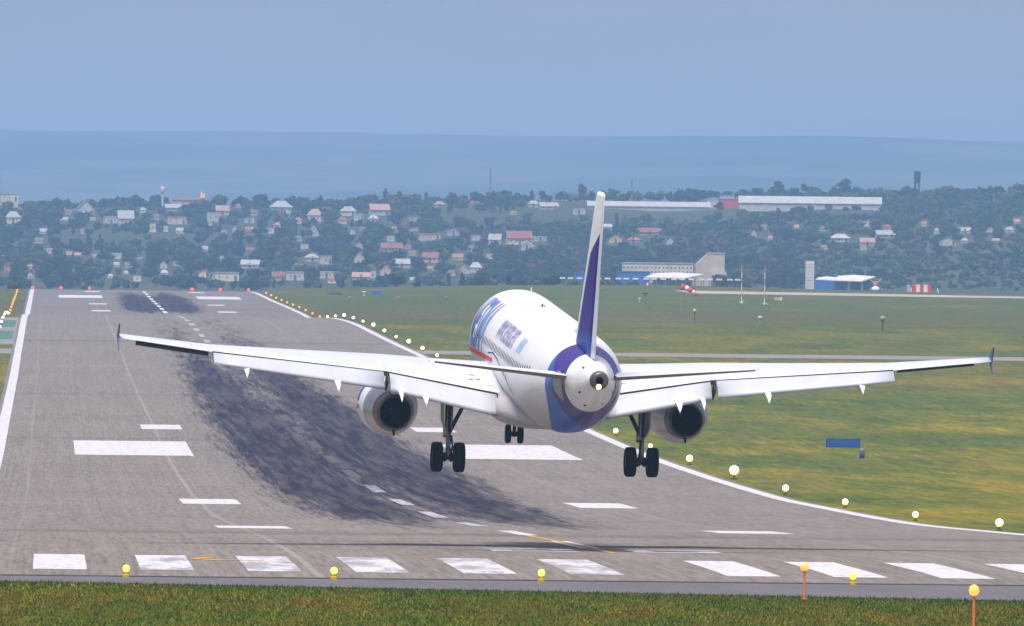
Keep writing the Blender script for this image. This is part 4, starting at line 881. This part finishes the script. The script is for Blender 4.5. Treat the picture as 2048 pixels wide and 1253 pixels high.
_rg = random.Random(21); _n = 0
while _n < 52:
    x = _rg.uniform(5, 1010) if _rg.random() < .8 else _rg.uniform(1500, 2040); y = _rg.uniform(424, 566) if x < 1010 else _rg.uniform(446, 490); w_ = _rg.uniform(9, 17); h_ = _rg.uniform(6, 11)
    if any(x-w_ < b and x+w_ > a and y+4 > c and y-h_-4 < d for a, b, c, d in RECTS) or (884 < x < 1480 and y < 458) or (110 < x < 520 and 468 < y < 502): continue
    wc, rc = _rg.choice('pgcgbl'), _rg.choice('rgpbobkg'); rn = dict(r='reddish', g='grey', p='dusky pink', b='brown', o='orange', k='dark')[rc]
    where = ('on the left slope' if x < 340 else 'above the far runway end' if x < 640 else 'left of the fuselage' if x < 1011 else 'on the right slope')+(' high up' if y < 470 else ' low down' if y > 515 else ' halfway up')
    house(x-w_/2, x+w_/2, y-h_, y, _rg.choice('gghb'), wc, rc, 'tiny house with %s roof in the trees %s' % (rn, where), group='tiny houses half hidden in trees'); _n += 1
# works buildings, right
def big(x0, x1, yt, yb, kind, wc, rc, label, D, rz=0, cat='building', name='building', group=None, win=False): 
    return house(x0, x1, yt, yb, kind, wc, rc, label, cat, name, D, rz, group, win)
big(1176, 1420, 403, 421, 'g', 'w', 'w', 'very long low white shed near the skyline behind the fin tip', None, .0, name='long_shed')
big(1480, 1764, 393, 419, 'g', 'w', 'w', 'longest white-roofed shed near the skyline, right of the red brick block', None, -.05, name='long_shed')
big(1440, 1505, 397, 416, 'b', 'b', 'r', 'red brick block between the two long white sheds', None, 0, name='brick_block')
for c in bpy.data.objects['brick_block'].children:
    if c.name.startswith(('wall', 'roof')): c.data.materials[0] = cmat((.52, .07, .06), .85, 'red_brick')
big(1415, 1438, 398, 416, 'b', 'g', 'g', 'grey gatehouse left of the red brick block', None, 0, name='gatehouse')
big(1440, 1475, 391, 398, 'b', 'l', 'l', 'small blue-roofed building behind the red brick block', None, 0, name='blue_roofed_building')
fb = big(1246, 1388, 527, 549, 'b', 'c', 'g', 'long pale works building with rows of windows behind the far grass', 4150., -.04, name='works_building', win=False)
for r in range(2):
    for i in range(18): m = MB(); m.box((-11.2+i*1.31, -7.03, .75+r*1.45), (.6, .12, .62)); m.build('window', M_pane, fb)
tw = empty('works_tower', (0, 0, 0)); P = at(1420, 556, 4120.); tw.location = P; tag(tw, 'tall beige works tower with a sloping left corner', 'building')
s = 4120./F; m = MB(); a, b = -29*s, 29*s; m.add([(a, 0, -3), (b, 0, -3), (b, 0, 49*s), (-4*s, 0, 49*s), (a, 0, 26*s), (a, 9, -3), (b, 9, -3), (b, 9, 49*s), (-4*s, 9, 49*s), (a, 9, 26*s)], [(0, 1, 2, 3, 4), (9, 8, 7, 6, 5), (1, 6, 7, 2), (2, 7, 8, 3), (3, 8, 9, 4), (5, 0, 4, 9)]); m.build('wall', cmat((.52, .44, .37)), tw)
m = MB(); m.box((12*s, 4.5, 49.6*s), (36*s, 9.4, .3)); m.build('roof', cmat((.62, .54, .46), .8, 'roof_covering'), tw)
m = MB(); m.box((17*s, -1.2, 4.*s), (30*s, 2.2, 16*s)); m.build('lean_to', cmat((.58, .52, .42)), tw)
RECTS += [(1391, 1452, 508, 560)]
big(1236, 1300, 545, 560, 'b', 'l', 'l', 'bright blue low building in front of the works building', 3950., 0, name='blue_building'); big(1150, 1185, 548, 560, 'b', 'l', 'l', 'small bright blue roof just left of the fin', 3950., 0, name='blue_building')
for o in bpy.data.objects:
    if o.name.startswith('blue_building') and o.type == 'EMPTY':
        for c in o.children: c.data.materials[0] = M_bluew
def canopy(name, label, x0, x1, y0, ym, yb, D, posts, wall=None):
    P = at((x0+x1)/2, yb, D); s = D/F; t = empty(name, tuple(P)); tag(t, label, 'shed'); W = (x1-x0)*s; hh = (yb-ym)*s; rr = (yb-y0)*s
    m = MB(); a = W/2; m.add([(-a, -2, hh), (a*.35, -2, hh-.2), (a, 2, rr-.4), (a*.1, 7, rr), (-a*.6, 7, rr-.3), (-a, -2, hh-.25), (a*.35, -2, hh-.45), (a, 2, rr-.65), (a*.1, 7, rr-.25), (-a*.6, 7, rr-.55)], [(0, 1, 2, 3, 4), (9, 8, 7, 6, 5)]+[(i, (i+1)%5, 5+(i+1)%5, 5+i) for i in range(5)]); m.build('roof', cmat((.70, .69, .67), .6, 'white_sheet_roof'), t)
    for px in posts: m = MB(); m.box(((px-(x0+x1)/2)*s, -.5, (hh-2.5)/2), (.7, .5, hh+2.2)); m.build('post', M_concrete, t)
    if wall: m = MB(); m.box(((wall[0]+wall[1]-x0-x1)/2*s, 3.5, (hh-3)/2-.1), ((wall[1]-wall[0])*s, 3, hh+2.6)); m.build('back_wall', M_bluew, t)
    RECTS.append((x0, x1, y0, yb)); return t
canopy('open_shed', 'white-roofed open shed on posts in front of the beige works tower', 1288, 1408, 545, 555, 578, 3800., (1312, 1330, 1352, 1386, 1407))
canopy('open_shed', 'white-roofed open shed with bright blue back wall right of the silo', 1662, 1752, 550, 561, 584, 3700., (1697, 1724, 1750), (1630, 1760))
canopy('open_shed', 'smaller pale roof beside the silo, left of the blue-walled shed', 1630, 1680, 553, 559, 580, 3780., (1640,), (1632, 1690))
P = at(1619, 582, 3750.); s = 3750./F; t = empty('silo', tuple(P)); tag(t, 'tall white silo left of the blue-walled shed', 'silo'); m = MB(); m.box((0, 0, 27*s), (17*s, 2.4, 64*s)); m.build('shell', M_concrete.copy() if False else cmat((.70, .68, .64)), t); m = MB()
for i in range(9): m.box((0, -1.25, (2+i*6.5)*s), (17.3*s, .12, .12))
m.build('ring_bands', cmat((.62, .60, .57), .85, 'pale_band'), t); m = MB(); m.box((0, 0, 59.5*s), (15*s, 2., .3)); m.build('cap', M_grey, t); RECTS.append((1609, 1629, 522, 582))
# dark water tower
P = hit(1834, 392); s = P[1]/F; t = empty('water_tower', tuple(P)); tag(t, 'dark water tower on legs on the right skyline', 'water tower'); h_ = 392-P[2]*0
m = MB(); m.lathe([(5.2*s, 26*s), (7*s, 34*s), (7.2*s, 48*s), (7.4*s, 49*s)], (0, 0, 0), 'z', 18); m.build('tank', plain('dark_rusty_tank', (.02, .02, .022), .8), t, True)
for q in (-1, 1):
    for r in (-1, 1): m = MB(); m.tube((q*4.2*s, r*4*s, -6), (q*3.4*s, r*3.2*s, 27*s), .5, .42, 6); m.build('leg', plain('dark_leg', (.02, .02, .02), .8), t)
P = hit(325, 405); s = P[1]/F; t = empty('water_tower', tuple(P)); tag(t, 'slender white water tower with a round tank on the left skyline', 'water tower'); m = MB(); m.lathe([(1.2*s, 17*s), (4*s, 20*s), (4.2*s, 29*s), (3*s, 31*s), (.5*s, 32*s)], (0, 0, 0), 'z', 16); m.build('tank', cmat((.62, .55, .55)), t, True); m = MB(); m.tube((0, 0, -6), (0, 0, 18*s), .5, .4, 10); m.build('stem', cmat((.6, .6, .62)), t)
# church with golden cone roofs
M_gold = plain('gold_leaf', (1., .55, .10), .5, 0., var=.05)
P = hit(404, 408); s = P[1]/F; t = empty('church', tuple(P)); tag(t, 'church with two shining golden pointed domes over a long brown roof', 'church'); 
m = MB(); m.box((-22*s, 3, 3*s), (75*s, 6, 9*s)); m.build('nave_wall', cmat(WALL['p']), t); m = MB(); a, b = -60*s, 16*s
m.add([(a, -.5, 7*s), (b, -.5, 7*s), (b, 3, 12*s), (a, 3, 12*s), (b, 6.5, 7*s), (a, 6.5, 7*s)], [(0, 1, 2, 3), (3, 2, 4, 5), (1, 4, 2), (0, 3, 5), (0, 5, 4, 1)]); m.build('nave_roof', cmat((.24, .12, .10), .8, 'roof_covering'), t)
for q, hh, rr in ((-1, 24, 4.2), (4, 22, 3.2)): m = MB(); m.lathe([(rr*s, 9*s), (rr*.92*s, 13*s), (rr*.5*s, 19*s), (.1, hh*s)], (q*s, -1, 0), 'z', 14); m.build('golden_dome', M_gold, t, True)
RECTS.append((340, 420, 384, 410))
for x, yt, yb, lab in ((980, 335, 390, 'very thin lattice mast rising from the skyline left of the fin'), (1264, 360, 388, 'faint thin mast on the skyline right of the fin')):
    P = hit(x, yb); s = P[1]/F; t = empty('radio_mast', tuple(P)); tag(t, lab, 'mast', 'thin masts on the skyline'); m = MB(); m.tube((0, 0, -6), (0, 0, (yb-yt)*s), .35, .22, 6); m.build('lattice', plain('dull_mast', (.16, .15, .15), .8), t)
for i, (x, yt, yb) in enumerate(((68, 541, 562), (100, 547, 564), (110, 549, 564), (147, 538, 566), (186, 536, 566))):
    P = hit(x, yb); s = P[1]/F; t = empty('utility_pole', tuple(P)); tag(t, 'thin pale pole before the trees beyond the left runway end, %s from the left' % ORD[i], 'pole', 'poles beyond the left runway end'); m = MB(); m.tube((0, 0, -2), (0, 0, (yb-yt)*s), .17, .12, 6); m.build('shaft', cmat((.45, .38, .36)), t); m = MB(); m.box((0, 0, (yb-yt)*s-.6), (1.3, .1, .1)); m.build('crossarm', cmat((.45, .38, .36)), t)

# ================================================================== trees
def foliage():
    t = NT('foliage', .9, spec=.1); g = t.n('ShaderNodeNewGeometry'); v = t.n('ShaderNodeTexVoronoi'); mp = t.n('ShaderNodeMapping'); mp.inputs['Scale'].default_value = (.085, .028, .03)
    t.t.links.new(g.outputs['Position'], mp.inputs['Vector']); t.t.links.new(mp.outputs[0], v.inputs['Vector']); v.inputs['Scale'].default_value = 1; sx = t.n('ShaderNodeSeparateColor'); t.t.links.new(v.outputs['Color'], sx.inputs[0])
    c = t.ramp(sx.outputs[0], [(.0, (.006, .028, .020)), (.35, (.014, .046, .024)), (.6, (.030, .070, .026)), (.78, (.060, .095, .032)), (.9, (.085, .080, .040)), (1., (.10, .052, .035))])
    n = t.n('ShaderNodeTexNoise'); t.t.links.new(g.outputs['Position'], n.inputs['Vector']); n.inputs['Scale'].default_value = .9; n.inputs['Detail'].default_value = 3
    k = t.ramp(n.outputs['Fac'], [(.3, (.55,)*3), (.7, (1.45,)*3)]); return t.col(t.mix(1., c, k, 'MULTIPLY'))
M_fol = foliage(); M_bark = plain('bark', (.09, .07, .055), .9)
nr = np.random.default_rng(11)
def crown(kind, nleaf, size, core=True):
    """crown of unit height on the origin: leaf-sized faces over uneven lobes"""
    L = []
    if kind == 'poplar': L = [((nr.uniform(-.04, .04), nr.uniform(-.04, .04), z), (.13*(1.15-abs(z-.5)), .13, .16)) for z in (.2, .35, .5, .65, .8, .92)]
    elif kind == 'low': L = [((nr.uniform(-.45, .45), nr.uniform(-.3, .3), nr.uniform(.25, .6)), (nr.uniform(.22, .34), .28, nr.uniform(.2, .32))) for _ in range(8)]
    elif kind == 'cone': L = [((nr.uniform(-.04, .04), nr.uniform(-.04, .04), z), (.34*(1.08-z), .34*(1.08-z), .14)) for z in (.15, .3, .45, .6, .75, .9)]
    else: L = [((nr.uniform(-.28, .28), nr.uniform(-.25, .25), nr.uniform(.35, .80)), (nr.uniform(.16, .27), nr.uniform(.16, .25), nr.uniform(.13, .22))) for _ in range(9)]+[((0, 0, .55), (.26, .26, .28))]
    ci = nr.integers(0, len(L), nleaf); C = np.array([l[0] for l in L])[ci]; S = np.array([l[1] for l in L])[ci]
    d = nr.normal(size=(nleaf, 3)); d /= np.linalg.norm(d, axis=1)[:, None]; r = nr.uniform(.6, 1.12, nleaf)[:, None]; Pp = C+S*d*r
    a = nr.normal(size=(nleaf, 3)); a /= np.linalg.norm(a, axis=1)[:, None]; b = np.cross(a, d+nr.normal(size=(nleaf, 3))*.5); b /= np.linalg.norm(b, axis=1)[:, None]
    sz = size*nr.uniform(.6, 1.3, nleaf)[:, None]; V = np.stack([Pp-a*sz-b*sz, Pp+a*sz-b*sz*.6, Pp+a*sz*.8+b*sz, Pp-a*sz*.7+b*sz*.9], 1).reshape(-1, 3)
    Fq = np.arange(nleaf*4).reshape(-1, 4)
    V = [V]; Fs = [Fq]; 
    if core:
        base = nleaf*4
        for c, s_ in L:
            n1, n2 = 6, 4; vv = []
            for j in range(n2+1):
                for i in range(n1): ph = math.pi*j/n2; th = 2*math.pi*i/n1+j*.4; vv.append((c[0]+s_[0]*.72*math.sin(ph)*math.cos(th), c[1]+s_[1]*.72*math.sin(ph)*math.sin(th), c[2]+s_[2]*.72*math.cos(ph)))
            V.append(np.array(vv)); q = [[base+j*n1+i, base+j*n1+(i+1)%n1, base+(j+1)*n1+(i+1)%n1, base+(j+1)*n1+i] for j in range(n2) for i in range(n1)]; Fs.append(np.array(q)); base += len(vv)
    return np.concatenate(V), np.concatenate(Fs)
def fast_mesh(name, V, Q, mat):
    me = bpy.data.meshes.new(name); me.vertices.add(len(V)); me.vertices.foreach_set('co', V.astype(np.float32).ravel()); me.loops.add(Q.size); me.loops.foreach_set('vertex_index', Q.astype(np.int32).ravel())
    me.polygons.add(len(Q)); me.polygons.foreach_set('loop_start', np.arange(0, Q.size, 4, dtype=np.int32)); me.polygons.foreach_set('loop_total', np.full(len(Q), 4, dtype=np.int32)); me.materials.append(mat); me.update(); me.validate(); return me
def trunk_mesh():
    m = MB(); m.tube((0, 0, -.25), (0, 0, .35), .035, .022, 7); 
    for k in range(4): a = k*1.7; m.tube((0, 0, .28), (.2*math.cos(a), .2*math.sin(a), .58), .018, .007, 5)
    me = bpy.data.meshes.new('trunk'); me.from_pydata([tuple(v) for v in m.V], [], m.F); me.materials.append(M_bark); return me
KN = ['round', 'round', 'round', 'low', 'low', 'poplar', 'cone']
PROTO = [(k, fast_mesh('crown', *crown(k, 620 if k != 'poplar' else 380, .040 if k != 'poplar' else .03), M_fol)) for k in KN]
TR = trunk_mesh()
NM = dict(round='broadleaf_tree', low='bushy_tree', poplar='poplar_tree', cone='conifer_tree')
TL = dict(round='round-crowned leafy tree', low='low bushy tree', poplar='tall narrow tree', cone='pointed dark tree')
def tree(P, h, kind_i, label, group, rz=0., wide=1., cat='tree'):
    k, me = PROTO[kind_i]; o = bpy.data.objects.new(NM[k], None); link(o); o.location = (P[0], P[1], P[2]); o.rotation_euler = (0, 0, rz); o.scale = (h*wide, h*wide, h); tag(o, label, cat, group)
    link(bpy.data.objects.new('crown', me), o); link(bpy.data.objects.new('trunk', TR), o); return o
def infield(x, y):
    if 110 < x < 520 and 470+abs(x-320)*.02 < y < 500 - (0 if x < 300 else 2): return True
    if 885 < x < 1480 and 424+ (x < 1000)*(1000-x)*.08 < y < 458: return True
    if 1480 <= x < 1765 and 424 < y < 441: return True
    if 1040 < x < 1180 and 398 < y < 424: return True
    if 1176 < x < 1420 and 408 < y < 424: return True
    if 1960 < x < 2100 and 388 < y < 402: return True
    if 0 < x < 140 and 484 < y < 496: return True
    return False
cand = []; rr_ = np.random.default_rng(4)
def blocked(x, yb, hp, wp):
    for (x0, x1, yt, yh) in RECTS:
        if x+wp*.4 > x0 and x-wp*.4 < x1 and yb > yh-3 and yb-hp < yh-2 and yb < yh+60: 
            if yb-hp < yh-(yh-yt)*.42: return True
    return False
for _ in range(26000):
    x = rr_.uniform(-60, 2110); ymin = np.interp(x, _TX, _TY)+ROLL*(x-97)+1; y = ymin+(582-ymin)*rr_.random()**1.0
    if infield(x, y): 
        if rr_.random() > .05: continue
    low = x > 1600 and y > 495
    hp = rr_.uniform(15, 32)*(1.15 if y > 520 and not low else 1.)*(.62 if low else 1.); k = int(rr_.choice([0, 1, 2, 3, 4, 5, 6], p=[.25, .22, .20, .12, .12, .05, .04])); 
    if low: k = int(rr_.choice([3, 4, 0, 1]))
    if blocked(x, y, hp, hp*.8): continue
    if any(abs(x-c[0]) < 8 and abs(y-c[1]) < 2.6 for c in cand[-1500:]): continue
    cand.append((x, y, hp, k))
    if len(cand) > 2700: break
# trees along the skyline
for i in range(150):
    x = -40+i*14.4+rr_.uniform(-5, 5); yb = np.interp(x, _TX, _TY)+ROLL*(x-97)+2; hp = rr_.uniform(14, 27)
    cand.append((x, yb, hp, int(rr_.choice([0, 1, 2, 3, 6], p=[.3, .25, .25, .15, .05]))))
cand.append((1690, 386, 30, 0)); cand.append((1556, 384, 24, 1)); cand.append((1165, 390, 25, 2)); cand.append((1608, 386, 20, 0))
def place_tree(c):
    x, y, hp, k = c; P = hit(x, y); return P, hp*P[1]/F
items = []
for c in cand: P, h = place_tree(c); items.append((c, P, h))
order = sorted(range(len(items)), key=lambda i: -items[i][0][2]+(items[i][0][1] < 430)*6)
ind = set(order[:285])
SPECIAL = {len(cand)-4: 'big round tree standing up above the right skyline', len(cand)-3: 'dark bushy tree above the blue-roofed works on the skyline', len(cand)-2: 'darker tree above the skyline just left of the fin tip', len(cand)-1: 'leafy skyline tree left of the big round one'}
SV = []; SF = []; nb = 0; lowc = {k: [crown(k, 110, .085, True) for _ in range(4)] for k in ('round', 'low', 'poplar', 'cone')}
for i, (c, P, h) in enumerate(items):
    x, y, hp, k = c; kind = KN[k]
    if i in ind or i in SPECIAL:
        reg = ('on the left of town' if x < 520 else 'in town left of the fuselage' if x < 940 else 'around the fin' if x < 1260 else 'on the slope right of the fin' if x < 1620 else 'on the far right slope')
        lev = 'at the foot of the slope' if y > 520 else 'halfway up the slope' if y > 455 else 'high up near the skyline'
        lab = SPECIAL.get(i, '%s %s, %s' % (TL[kind], reg, lev)); tree((P[0], P[1], P[2]-.2), h, k, lab, 'trees on the town slope', rr_.uniform(0, 6.28), rr_.uniform(.9, 1.25))
    else:
        V, Q = lowc[kind][i % 4]; a = rr_.uniform(0, 6.28); ca, sa = math.cos(a), math.sin(a); w_ = rr_.uniform(.9, 1.3)
        W_ = np.stack([(V[:, 0]*ca-V[:, 1]*sa)*h*w_+P[0], (V[:, 0]*sa+V[:, 1]*ca)*h*w_+P[1], V[:, 2]*h+P[2]-.2], 1); SV.append(W_); SF.append(Q+nb); nb += len(V)
o = bpy.data.objects.new('woods', fast_mesh('woods', np.concatenate(SV), np.concatenate(SF), M_fol)); link(o); tag(o, 'mass of smaller trees and bushes covering the town slope', 'woods', kind='stuff')
# single bushes
P = at(28, 583, 2930.); tree((P.x, P.y, gz(P.x, P.y)-.3), 2.9, 3, 'dark bush beyond the grass at the left photo edge, behind the orange lights', None, .4, .85, 'bush')
P = hit(1439, 424); tree((P[0], P[1], P[2]-.4), 23*P[1]/F, 0, 'dark round tree in front of the red brick block', None, 1., 1.15)
for i, x in enumerate((1592, 1610, 1648, 1680, 1700)):
    P = hit(x, 424); tree((P[0], P[1]-40, P[2]-.3), (13+3*(i % 3))*P[1]/F, 3+(i % 2), 'green bush in front of the longest white shed, %s from the left' % ORD[i], 'bushes before the longest white shed', x, 1.)

# ================================================================== near grass
def grass_blades():
    n = 95000; rg = np.random.default_rng(2)
    Y = 338+ (410-338)*rg.random(n*2); X = -3+ (36)*rg.random(n*2); edge = 399.6-(X+.6)*.40; keep = (Y < edge)&(X < 3+Y*.085)&(X > -2.5); X, Y = X[keep][:n], Y[keep][:n]; n = len(X)
    h = rg.uniform(.03, .10, n)*(1+.6*(rg.random(n) > .97)); a = rg.uniform(0, 6.28, n); w_ = rg.uniform(.010, .022, n); lean = rg.normal(0, .05, (n, 2)); Z = zfun(X, Y)
    dx, dy = np.cos(a)*w_, np.sin(a)*w_
    V = np.stack([np.stack([X-dx, Y-dy, Z-.01], 1), np.stack([X+dx, Y+dy, Z-.01], 1), np.stack([X+dx*.3+lean[:, 0], Y+dy*.3+lean[:, 1], Z+h], 1), np.stack([X-dx*.3+lean[:, 0], Y-dy*.3+lean[:, 1], Z+h], 1)], 1).reshape(-1, 3)
    t = NT('grass_blades', .8, spec=.15); a_ = t.noise((.5, .06, 0), 5, .65); b_ = t.noise((9, 4, 0), 2, .7); yy_ = t.xyz()[1]
    xx_ = t.xyz()[0]; e_ = t.math('ADD', yy_, t.math('MULTIPLY', xx_, .40))
    c = t.ramp(a_, [(.36, (.045, .085, .004)), (.50, (.078, .115, .005)), (.60, (.125, .105, .007)), (.70, (.10, .12, .006))])
    dk = t.step(e_, 388, 396); c = t.mix(t.math('MULTIPLY', dk, .6), c, (.028, .070, .010))
    br = t.band(e_, 366, 384, 5); c = t.mix(t.math('MULTIPLY', t.math('MULTIPLY', br, t.step(a_, .40, .60)), .5), c, (.17, .085, .014))
    t.col(t.mix(1., c, t.ramp(b_, [(.3, (.82,)*3), (.7, (1.2,)*3)]), 'MULTIPLY'))
    o = bpy.data.objects.new('grass', fast_mesh('grass', V, np.arange(n*4).reshape(-1, 4), t.m)); link(o); tag(o, 'green and rusty grass blades along the bottom of the photo', 'grass', kind='stuff')
grass_blades()

# ================================================================== haze
allz = np.concatenate([Vg[:, 2], Vh[:, 2]]); allx = np.concatenate([Vg[:, 0], Vh[:, 0]])
zb, zt = allz.min()-1., allz.max()+8.
m = MB(); xa, xb, ya, yb = allx.min()-50, allx.max()+50, -200., 24100.
m.box(((xa+xb)/2, (ya+yb)/2, (zb+zt)/2), (xb-xa, yb-ya, zt-zb))
hm = bpy.data.materials.new('haze_air'); hm.use_nodes = True; nt = hm.node_tree
for n_ in list(nt.nodes):
    if n_.type == 'BSDF_PRINCIPLED': nt.nodes.remove(n_)
pv = nt.nodes.new('ShaderNodeVolumePrincipled'); pv.inputs['Density'].default_value = 1.15e-4; pv.inputs['Color'].default_value = (.36, .61, 1.0, 1); pv.inputs['Anisotropy'].default_value = 0.
nt.links.new(pv.outputs[0], nt.nodes['Material Output'].inputs['Volume'])
hz = m.build('haze', hm); tag(hz, kind='stuff')
print('haze', xa, xb, zb, zt, 'trees', len(items))
